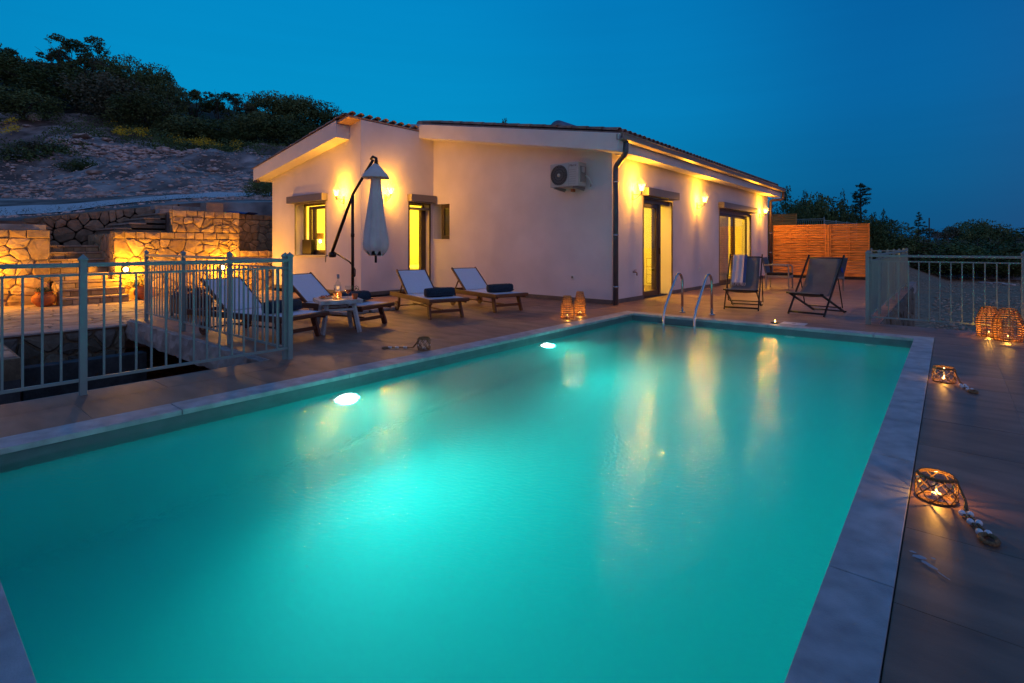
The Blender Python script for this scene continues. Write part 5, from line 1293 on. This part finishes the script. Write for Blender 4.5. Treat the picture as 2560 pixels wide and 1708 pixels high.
def mesh_np(name, V, m):
    nq = len(V)//4; me = bpy.data.meshes.new(name)
    me.vertices.add(len(V)); me.vertices.foreach_set('co', V.astype(np.float32).ravel())
    me.loops.add(nq*4); me.loops.foreach_set('vertex_index', np.arange(nq*4, dtype=np.int32))
    me.polygons.add(nq); me.polygons.foreach_set('loop_start', np.arange(0, nq*4, 4, dtype=np.int32))
    me.polygons.foreach_set('loop_total', np.full(nq, 4, dtype=np.int32))
    me.update(calc_edges=True); me.materials.append(m); return me
def crown(name, blobs, n, size, m, seed, inner=.25, squash=.5):
    rng = np.random.default_rng(seed); V = []
    wts = np.array([r[3]*r[4] for r in blobs]); wts = wts/wts.sum()
    for (cx, cy, cz, rx, rz), w_ in zip(blobs, wts):
        k = max(20, int(n*w_)); d = rng.normal(size=(k, 3)); d /= np.linalg.norm(d, axis=1)[:, None]
        # clumps: bias directions towards random twig centres
        cl = rng.normal(size=(max(6, k//30), 3)); cl /= np.linalg.norm(cl, axis=1)[:, None]
        d = cl[rng.integers(0, len(cl), k)]+d*.42; d /= np.linalg.norm(d, axis=1)[:, None]
        lump = 1+.16*np.sin(d[:, 0]*7+cx*5)*np.sin(d[:, 1]*6+seed)*np.cos(d[:, 2]*5)
        rad = np.where(rng.random(k) < inner, rng.uniform(.45, .85, k), rng.uniform(.86, 1.10, k))*lump
        p = d*rad[:, None]*np.array([rx, rx, rz])+np.array([cx, cy, cz]); V.append(leaves_np(p, d, size, rng, squash))
    return mesh_np(name, np.concatenate(V), m)
def blobset(seed, w, h, k, base=.35, up=.6):
    rr = random.Random(seed); out = [(0, 0, h*.55, w*.42, h*.42)]
    for i in range(k):
        a = rr.random()*2*PI; q = rr.uniform(.3, .75)*w*.5
        out.append((q*math.cos(a), q*math.sin(a), h*rr.uniform(base, base+up*.75), w*rr.uniform(.13, .26), h*rr.uniform(.12, .24)))
    return out
# unit trees: width 1, height 1
def bushmesh(seed, m, n=6500, size=.020, k=11): return crown('crown', blobset(seed, 1.0, 1.0, k), n, size, m, seed)
def openmesh(seed, m, n=5200, size=.017):
    rr = random.Random(seed); bl = []
    for i in range(13):
        a = rr.random()*2*PI; q = rr.uniform(.1, .42); bl.append((q*math.cos(a), q*math.sin(a), rr.uniform(.45, .92), rr.uniform(.09, .16), rr.uniform(.05, .10)))
    return crown('crown', bl, n, size, m, seed, .3)
BUSH = [bushmesh(1, G1), bushmesh(2, G1), bushmesh(3, G2), bushmesh(4, G2), bushmesh(5, G4, 5200)]
OPEN = [openmesh(11, G1), openmesh(12, G2), openmesh(13, G4)]
def cypmesh(seed, m, n=3000):
    rr = random.Random(seed); bl = []
    for i in range(26):
        u = i/25; a = rr.random()*2*PI; q = .28*(1-u)**.8*rr.uniform(.4, 1)
        bl.append((q*math.cos(a), q*math.sin(a), .06+.90*u, .06+.17*(1-u)**.8*rr.uniform(.6, 1.1), .07+.03*rr.random()))
    return crown('crown', bl, n, .020, m, seed, .2, .35)
CYP = [cypmesh(21, G3), cypmesh(22, G3)]
def trunkmesh(seed, hgt=.6, r=.02, n=7, m=BARK, twig=3, spread=.3):
    rr = random.Random(seed); b = MB()
    def limb(p, d, L_, r_, lv):
        pts = [p]; q = Vector(p); dd = Vector(d).normalized()
        for i in range(3): dd = (dd+Vector((rr.uniform(-1, 1), rr.uniform(-1, 1), rr.uniform(-.3, .6)))*.22).normalized(); q = q+dd*L_/3; pts.append(q.copy())
        b.tube(pts, [r_, r_*.85, r_*.65, r_*.4], 5)
        if lv:
            for k in range(twig):
                a = rr.random()*2*PI; nd = dd+Vector((math.cos(a), math.sin(a), rr.uniform(.0, .5)))*.8; limb(pts[rr.choice([2, 3])], nd, L_*.62, r_*.45, lv-1)
    limb(Vector((0, 0, -.05)), (0, 0, 1), hgt*.45, r, 0)
    for k in range(n):
        a = 2*PI*k/n+rr.random(); limb(Vector((0, 0, hgt*.30+.02*k)), (math.cos(a)*spread*2, math.sin(a)*spread*2, 1), hgt*rr.uniform(.6, .9), r*.6, 1)
    me = b.mesh('trunk'); me.materials.append(m); return me
TRK = [trunkmesh(1), trunkmesh(2)]
def bare(seed):
    rr = random.Random(seed); b = MB()
    def limb(p, d, L_, r_, lv):
        pts = [p]; q = Vector(p); dd = Vector(d).normalized()
        for i in range(3): dd = (dd+Vector((rr.uniform(-1, 1), rr.uniform(-1, 1), rr.uniform(-.3, .5)))*.25).normalized(); q = q+dd*L_/3; pts.append(q.copy())
        b.tube(pts, [r_, r_*.8, r_*.6, r_*.35], 4, cap=False)
        if lv:
            for k in range(4):
                a = rr.random()*2*PI; limb(pts[rr.choice([1, 2, 3])], dd*.9+Vector((math.cos(a), math.sin(a), rr.uniform(-.1, .5)))*.8, L_*.62, r_*.5, lv-1)
    for k in range(7):
        a = 2*PI*k/7; limb(Vector((0, 0, 0)), (math.cos(a)*.7, math.sin(a)*.7, 1), .5, .012, 3)
    me = b.mesh('branches'); me.materials.append(DEAD); return me
BARE = [bare(5), bare(6)]
def plant(name, label, cat, x, y, z, w_, h_, crown_me, trunk_me=None, rz=0, group=None):
    t = thing(name, label, cat, (x, y, z), rz, group); t.scale = (w_, w_, h_)
    if crown_me:
        o = bpy.data.objects.new('crown' if crown_me.name.startswith('crown') else 'branches', crown_me); COL.objects.link(o); o.parent = t
    if trunk_me:
        o = bpy.data.objects.new('trunk', trunk_me); COL.objects.link(o); o.parent = t
    return t
# hill: (photo column, row of the top, width in photo px, depth, crown, label)
HT = [
    (-70, 100, 200, 62, BUSH[1], 'rounded tree at the left edge of the hill crest'),
    (12, 112, 92, 66, OPEN[0], 'thin open tree on the crest at the far left of the photo'),
    (90, 152, 150, 64, BUSH[2], 'low flat green tree on the crest left of the tall open tree'),
    (150, 104, 130, 66, OPEN[1], 'tall open-crowned tree standing highest on the left crest'),
    (212, 106, 130, 64, OPEN[0], 'leafy open tree right beside the highest tree of the crest'),
    (268, 150, 90, 63, OPEN[2], 'small airy tree just right of the highest trees'),
    (322, 140, 110, 60, BUSH[1], 'dark round-topped tree on the shoulder of the hill'),
    (385, 158, 110, 58, BUSH[0], 'dark tree at the steep end of the shoulder'),
    (428, 205, 80, 57, BUSH[3], 'smaller dark tree stepping down the right end of the shoulder'),
    (488, 220, 86, 66, OPEN[1], 'first airy tree in the gap right of the dark shoulder'),
    (548, 226, 90, 66, OPEN[0], 'second airy tree in the gap right of the dark shoulder'),
    (618, 232, 110, 68, OPEN[2], 'broad airy tree on the lower crest'),
    (680, 228, 120, 68, BUSH[3], 'rounded tree on the lower crest above the roof end'),
    (745, 238, 120, 68, BUSH[2], 'rounded tree on the lower crest left of the roof peak'),
    (810, 255, 110, 68, BUSH[1], 'last rounded tree of the crest sinking behind the roof peak'),
    (60, 225, 160, 50, BUSH[3], 'mid-slope bush at the far left below the crest'),
    (185, 180, 210, 56, BUSH[0], 'big dark bush in the middle of the left slope'),
    (290, 190, 190, 54, BUSH[4], 'grey-green bush on the slope under the shoulder'),
    (370, 235, 170, 52, BUSH[2], 'olive bush low on the slope under the shoulder'),
    (470, 290, 150, 52, BUSH[3], 'low green bush on the slope in the middle distance'),
    (560, 300, 150, 54, BUSH[1], 'dark low bush right of the yellow broom'),
    (640, 285, 160, 56, BUSH[2], 'green bush on the slope left of the house roof'),
    (730, 300, 150, 56, BUSH[0], 'dark bush on the slope just left of the roof slope'),
    (120, 385, 130, 37, BUSH[4], 'grassy grey-green bush above the rubble on the left'),
    (55, 395, 150, 35, BUSH[3], 'straggly bush at the left end of the rubble'),
    (205, 395, 90, 34, BUSH[1], 'small dark bush hanging over the rubble'),
    (655, 492, 90, 21, BUSH[2], 'scrubby bush behind the stone walls beside the house'),
]
for i, (c, py, wpx, d, cm, lab) in enumerate(HT):
    x, y = at(c, d); zg = hz(c, d); top = zof(py, d); h_ = max(1.2, top-zg+.4); w_ = wpx/FPX*d*1.08
    if h_ > w_*1.4: zg = top-w_*1.2; h_ = w_*1.2+.4
    plant('tree' if py < 262 else 'shrub', lab, 'tree' if py < 262 else 'shrub', x, y, zg-.4, w_, h_, cm, TRK[i % 2] if (cm in OPEN or py < 262) else None, R.random()*6, 'trees on the hill crest' if py < 262 else 'bushes on the hillside')
# undergrowth nobody could count: one mass of leaf clumps over the scrub slope
rng = np.random.default_rng(7); V = []
for k in range(760):
    c = rng.uniform(-1450, 1250); d = rng.uniform(44, 96)
    if c < 190 and k % 5 == 0: d = rng.uniform(33, 44)
    x, y = at(c, d if c > 0 else d*(17.0/-(VX+(c-1280)/FPX*RX))/12.25)
    z = hz(c, d); r = rng.uniform(.7, 2.3); hh = r*rng.uniform(.5, .95); n = int(170*r)
    q = rng.normal(size=(n, 3)); q /= np.linalg.norm(q, axis=1)[:, None]; q[:, 2] = np.abs(q[:, 2])
    lump = 1+.2*np.sin(q[:, 0]*6+k)*np.cos(q[:, 1]*5)
    p = q*lump[:, None]*rng.uniform(.75, 1.08, (n, 1))*np.array([r, r, hh])+np.array([x, y, z-.15])
    V.append(leaves_np(p, q, .085, rng, .5))
V = np.concatenate(V); o = bpy.data.objects.new('hillside_scrub', mesh_np('hillside_scrub', V, G1)); COL.objects.link(o)
tag(o, 'dark evergreen scrub covering the upper hillside', 'scrub', kind='stuff')
V = []
BR = [(rng.choice([rng.uniform(262, 350), rng.uniform(440, 560), rng.uniform(-40, 45), rng.uniform(590, 680)], p=[.34, .30, .24, .12])) for _ in range(15)]
for k in range(120):
    c = BR[k % 15]+rng.normal()*9; d = rng.uniform(44, 50) if c > 100 else rng.uniform(40, 46)
    x, y = at(c, d); z = hz(c, d); r = rng.uniform(.25, .6); n = 26
    if c < 100: z += 1.0
    q = rng.normal(size=(n, 3)); q /= np.linalg.norm(q, axis=1)[:, None]; q[:, 2] = np.abs(q[:, 2])
    V.append(leaves_np(q*rng.uniform(.5, 1.1, (n, 1))*np.array([r, r, r*.8])+np.array([x, y, z+.8]), q, .055, rng, .6))
o = bpy.data.objects.new('yellow_broom', mesh_np('yellow_broom', np.concatenate(V), YEL)); COL.objects.link(o)
tag(o, 'yellow flowering broom scattered along the foot of the scrub', 'flowers', kind='stuff')
# dry grass tufts by the track and between the rocks
V = []
for k in range(260):
    c = rng.uniform(-100, 700); d = rng.uniform(13.5, 16.5)+max(0, c)*.0075 if k % 2 else rng.uniform(24, 44)
    x, y = at(c, d); z = hz(c, d)+.01; n = 16
    if -17.2 < x: continue
    q = rng.normal(size=(n, 3))*np.array([.10, .10, .06])+np.array([x, y, z+.03]); V.append(leaves_np(q, np.tile([0, 0, 1.], (n, 1)), .035, rng, .16))
o = bpy.data.objects.new('dry_weeds', mesh_np('dry_weeds', np.concatenate(V), G4)); COL.objects.link(o); tag(o, 'dry weeds along the track and between the rubble', 'weeds', kind='stuff')

# ================================================================== RUBBLE
def rockmesh(seed, flat=.7):
    rr = random.Random(seed); import bmesh
    bm = bmesh.new(); bmesh.ops.create_icosphere(bm, subdivisions=1, radius=1)
    for v in bm.verts: v.co *= rr.uniform(.72, 1.15); v.co.z *= flat
    me = bpy.data.meshes.new('rock'); bm.to_mesh(me); bm.free(); me.materials.append(ROCKM); return me
RK = [rockmesh(k, .55+.1*(k % 4)) for k in range(6)]
tmpl = [(np.array([v.co[:] for v in m.vertices]), np.array([p.vertices[:] for p in m.polygons])) for m in RK]
def scatter(name, label, cat, spots, m):
    VV, FF, k = [], [], 0
    for (x, y, z, r) in spots:
        v, f = tmpl[int(rng.integers(0, 6))]; a = rng.random()*6.28; ca, sa = math.cos(a), math.sin(a)
        w_ = v*np.array([r*rng.uniform(.8, 1.5), r, r*rng.uniform(.6, 1.0)]); w_ = np.stack([w_[:, 0]*ca-w_[:, 1]*sa, w_[:, 0]*sa+w_[:, 1]*ca, w_[:, 2]], 1)+np.array([x, y, z])
        VV.append(w_); FF.append(f+k); k += len(v)
    VV = np.concatenate(VV); FF = np.concatenate(FF); me = bpy.data.meshes.new(name)
    me.vertices.add(len(VV)); me.vertices.foreach_set('co', VV.astype(np.float32).ravel()); nf = len(FF)
    me.loops.add(nf*3); me.loops.foreach_set('vertex_index', FF.astype(np.int32).ravel()); me.polygons.add(nf)
    me.polygons.foreach_set('loop_start', np.arange(0, nf*3, 3, dtype=np.int32)); me.polygons.foreach_set('loop_total', np.full(nf, 3, dtype=np.int32))
    me.update(calc_edges=True); me.materials.append(m); o = bpy.data.objects.new(name, me); COL.objects.link(o)
    return tag(o, label, cat, kind='stuff')
RUB = mat('rubble', (.66, .47, .40), .92, var=.6, vscale=1.8, bump=.6, bscale=10, detail=10)
sp = []
for k in range(9500):
    c = rng.uniform(-250, 800); d = 22.5+22*rng.random()**1.25
    if k % 4 == 0: d = rng.uniform(13.5, 18)+max(c, 0)*.008
    x, y = at(c, d)
    if x > -17.4: continue
    n_, f_, kk = rd(c)
    if n_-.05 < d < f_+.1: continue
    dens = mnoise.noise(Vector((x*.3, y*.3, 4)))
    if dens < -.12 and k % 3: continue
    r = .035+.12*rng.random()**3+(.10*rng.random() if (k % 23 == 0 and d > 22) else 0)
    if d < 19: r *= .6
    sp.append((x, y, hz(c, d)+r*.15, r))
for k in range(900):    # ridge of larger lumps along the top of the rubble bank
    c = rng.uniform(150, 700); a, bb, t = bilerp([(150, (40, 0)), (300, (41, 0)), (450, (43, 0)), (600, (45, 0)), (720, (47, 0))], c); d = a[1][0]*(1-t)+bb[1][0]*t+rng.uniform(-3.0, 1.2)
    x, y = at(c, d); r = .07+.24*rng.random()**2.5; sp.append((x, y, hz(c, d)+r*.3, r))
scatter('rubble', 'pale stony rubble covering the lower hillside', 'rubble', sp, RUB)
for i, (c, py, d, sx, sy, sz, lab) in enumerate((
        (205, 345, 39, 1.15, .6, .28, 'largest flat pale boulder at the top of the rubble'), (190, 358, 38.5, .9, .5, .20, 'second flat slab under the largest pale boulder'), (272, 352, 39, .8, .35, .22, 'leaning slab right of the flat boulders'),
        (86, 300, 42, .55, .45, .55, 'squarish reddish boulder among the bushes on the left'), (70, 318, 41.5, .45, .35, .22, 'small white boulder beside the reddish one'), (8, 312, 42, .5, .4, .35, 'grey boulder at the left edge of the photo'),
        (237, 437, 33, .45, .35, .28, 'pale boulder in the middle of the rubble'), (352, 448, 31, .5, .3, .28, 'angular brown boulder on the rubble slope'), (535, 425, 34, .42, .3, .2, 'pale boulder on the right part of the rubble'), (455, 430, 34, .35, .3, .26, 'reddish small boulder on the upper rubble'),
        (410, 378, 43, .55, .4, .42, 'pinkish boulder on the skyline of the rubble bank'), (490, 384, 44, .5, .4, .38, 'pale boulder on the right skyline of the rubble bank'), (372, 380, 42, .45, .4, .3, 'pale boulder on the left skyline of the rubble bank'))):
    best = None
    for q in range(120):
        dq = 24+.25*q; rowq = 614-FPX*(hz(c, dq)-EYE)/dq
        if best is None or abs(rowq-py) < best[0]: best = (abs(rowq-py), dq)
    d = best[1]; x, y = at(c, d); o = bpy.data.objects.new('boulder', RK[i % 6]); COL.objects.link(o); o.location = (x, y, hz(c, d)+sz*.3); o.scale = (sx*1.25, sy*1.25, sz*1.3); o.rotation_euler = (0, 0, i*1.3)
    tag(o, lab, 'boulder', 'boulders on the hillside')
# lot gravel and stones
sp = []
for k in range(8000):
    c = rng.uniform(2230, 2900); d = 10.5+36*rng.random()**1.5
    x, y = at(c, d)
    if y < 9.6 or x < -.6: continue
    r = .025+.07*rng.random()**3; sp.append((x, y, gz(x, y)+r*.2, r))
scatter('lot_stones', 'loose stones scattered over the gravel lot', 'stones', sp, mat('lot_stone', (.50, .34, .25), .95, var=.5, vscale=1.8, spec=.1))
for c, d, r, lab in ((2462, 38, .35, 'dark rock lying near the back of the gravel lot'), (2496, 37.5, .28, 'second dark rock near the back of the gravel lot'), (2520, 36, .3, 'dark rock pile at the right of the gravel lot')):
    x, y = at(c, d); o = bpy.data.objects.new('dark_rock', RK[2]); COL.objects.link(o); o.location = (x, y, gz(x, y)+.05); o.scale = (r*1.5, r, r*.6); tag(o, lab, 'rock')
# a low berm of earth along the hedge
b = MB(); vs = []; cl = list(range(1900, 3300, 40))
for c in cl:
    dd = 50 if c < 2300 else 50-(c-2300)*.022
    for j in range(7):
        x, y = at(c, dd-1.5+j*.9); vs.append((x, y, gz(x, y)-.03+.40*math.sin(PI*j/6)*(1+.3*mnoise.noise(Vector((c*.02, j, 0))))))
b.add(vs, [(i*7+j, (i+1)*7+j, (i+1)*7+j+1, i*7+j+1) for i in range(len(cl)-1) for j in range(6)], True); struct(b.build('earth_bank', TRACK))

# ================================================================== TREES ON THE RIGHT
def tree_at(name, lab, c, top, wpx, d, cm, tm=None, zg=-1.7, cat='tree', grp=None, scale_z=1.0):
    x, y = at(c, d); t_ = zof(top, d); h_ = (t_-zg)*scale_z; return plant(name, lab, cat, x, y, t_-h_, wpx/FPX*d, h_/.98, cm, tm, R.random()*6, grp)
RT = [
    (1968, 470, 80, 44, CYP[0], 'dark cypress close behind the end of the house'),
    (1998, 508, 70, 42, BUSH[1], 'low dark tree left of the clipped group'),
    (2012, 488, 60, 44, CYP[1], 'slim cypress above the small wooden panel'),
    (2034, 486, 90, 45, BUSH[0], 'highest rounded dark tree of the left group'),
    (2052, 488, 60, 46, CYP[0], 'pointed cypress in the middle of the left group'),
    (2080, 498, 100, 45, BUSH[1], 'wide dark tree right of the left group'),
    (2108, 486, 46, 47, CYP[1], 'narrow cypress just left of the pine'),
    (2130, 535, 90, 44, BUSH[0], 'dark bushy tree under the pine'),
    (2185, 534, 50, 46, CYP[0], 'small cypress right of the pine'),
    (2208, 532, 50, 45, CYP[1], 'pointed cypress above the right end of the wooden screen'),
    (2235, 555, 90, 44, BUSH[1], 'dark tree right of the wooden screen'),
]
for i, (c, top, wpx, d, cm, lab) in enumerate(RT): tree_at('cypress' if cm in CYP else 'tree', lab, c, top, wpx*1.5, d, cm, None, grp='dark trees behind the wooden screens')
# pine with tiers of needles
rr = random.Random(6); x, y = at(2150, 47); top = zof(461, 47); zg = -1.7; H_ = top-zg
t = thing('pine_tree', 'tall pine with layered spreading branches standing above the other trees', 'tree', (x, y, zg))
b = MB(); b.tube([(0, 0, 0), (.1, .05, H_*.5), (.0, 0, H_*.98)], [.14, .10, .03], 7); b.build('trunk', BARK, t)
bl = []; tw = MB()
for k in range(30):
    u = .42+.56*k/29; a = rr.random()*2*PI; L_ = (1.75*(1-u)**.75+.15)*rr.uniform(.5, 1.15)*1.35; zz = H_*u
    tw.tube([(0, 0, zz-.15), (L_*.5*math.cos(a), L_*.5*math.sin(a), zz-.02), (L_*math.cos(a), L_*math.sin(a), zz+.12)], [.03, .02, .01], 4)
    bl.append((L_*.85*math.cos(a), L_*.85*math.sin(a), zz+.10, .36*rr.uniform(.7, 1.2), .17)); bl.append((L_*.4*math.cos(a), L_*.4*math.sin(a), zz+.05, .30, .15))
tw.build('limbs', BARK, t)
o = bpy.data.objects.new('crown', crown('crown', bl, 7500, .075, G3, 77, .3, .25)); COL.objects.link(o); o.parent = t
x, y = at(2297, 47); top = zof(529, 47); H_ = top+1.7
t = thing('conifer', 'small isolated conifer with layered branches above the bare shrubs', 'tree', (x, y, -1.7)); MB().tube([(0, 0, 0), (0, 0, H_*.97)], [.07, .02], 6).build('trunk', BARK, t)
bl = [(.5*(1-u)*math.cos(q*2.4), .5*(1-u)*math.sin(q*2.4), H_*(.66+.33*u), .34*(1-u)+.08, .10) for q, u in enumerate([k/15 for k in range(16)])]
o = bpy.data.objects.new('crown', crown('crown', bl, 1700, .07, G3, 78, .3, .25)); COL.objects.link(o); o.parent = t
RT2 = [
    (2260, 566, 100, 46, BARE[0], 'bare grey shrub reaching left beside the small conifer'), (2330, 570, 110, 45, BARE[1], 'bare twiggy shrub right of the small conifer'),
    (2285, 590, 150, 44, BUSH[4], 'grey-green bush under the small conifer'), (2375, 562, 110, 48, OPEN[2], 'brownish open tree in the middle of the right hedge'),
    (2412, 556, 90, 49, BUSH[3], 'round-topped tree left of the biggest one'), (2448, 549, 110, 50, BUSH[2], 'biggest round-topped tree of the right hedge'),
    (2490, 566, 100, 49, BUSH[4], 'round-topped tree right of the biggest one'), (2540, 571, 120, 48, BUSH[2], 'low round tree at the right edge of the photo'),
    (2470, 590, 140, 45, BARE[0], 'bare spreading shrub in front of the biggest round tree'), (2530, 582, 130, 44, BARE[1], 'bare branching shrub near the right edge'),
    (2350, 600, 160, 43, BUSH[0], 'dark low bush in the middle of the hedge'), (2440, 606, 170, 43, BUSH[1], 'dark low bush right of the middle of the hedge'), (2550, 604, 160, 42, BUSH[3], 'dark low bush at the right end of the hedge'),
    (2640, 560, 200, 46, BUSH[1], 'tree outside the right edge of the hedge'), (2220, 600, 130, 45, BUSH[0], 'dark low bush behind the far corner of the fence')]
for i, (c, top, wpx, d, cm, lab) in enumerate(RT2):
    br = cm in BARE; tree_at('bare_shrub' if br else ('tree' if top < 580 else 'bush'), lab, c, top, wpx*1.2, d, cm, None, grp='trees and shrubs of the right hedge', cat='shrub' if br or top >= 580 else 'tree')
V = []
for k in range(820):
    c = rng.uniform(1840, 3200); d = rng.uniform(43, 56); d = max(d, 49-(c-2300)*.02) if c > 2200 else d
    x, y = at(c, d); r = rng.uniform(.8, 1.7); zc = rng.uniform(-1.6, 1.0 if c > 2240 else (4.0 if 1920 < c < 2120 else 2.9)); n = 230
    q = rng.normal(size=(n, 3)); q /= np.linalg.norm(q, axis=1)[:, None]
    V.append(leaves_np(q*rng.uniform(.7, 1.1, (n, 1))*np.array([r, r, r*.9])+np.array([x, y, zc]), q, .085, rng, .5))
o = bpy.data.objects.new('hedge_scrub', mesh_np('hedge_scrub', np.concatenate(V), G3)); COL.objects.link(o); tag(o, 'dense dark undergrowth filling the hedge behind the gravel lot', 'scrub', kind='stuff')
x, y = at(2323, 60); b = MB().tube([(x, y, -1.6), (x, y, zof(545, 60))], .07, 6); tag(b.build('utility_pole', BARK), 'thin utility pole showing above the hedge', 'pole')
x, y = at(1262, 30); plant('shrub', 'tip of a tree showing above the roof line', 'tree', x, y, zof(300, 30)-3.2, 1.9, 3.3, CYP[0])
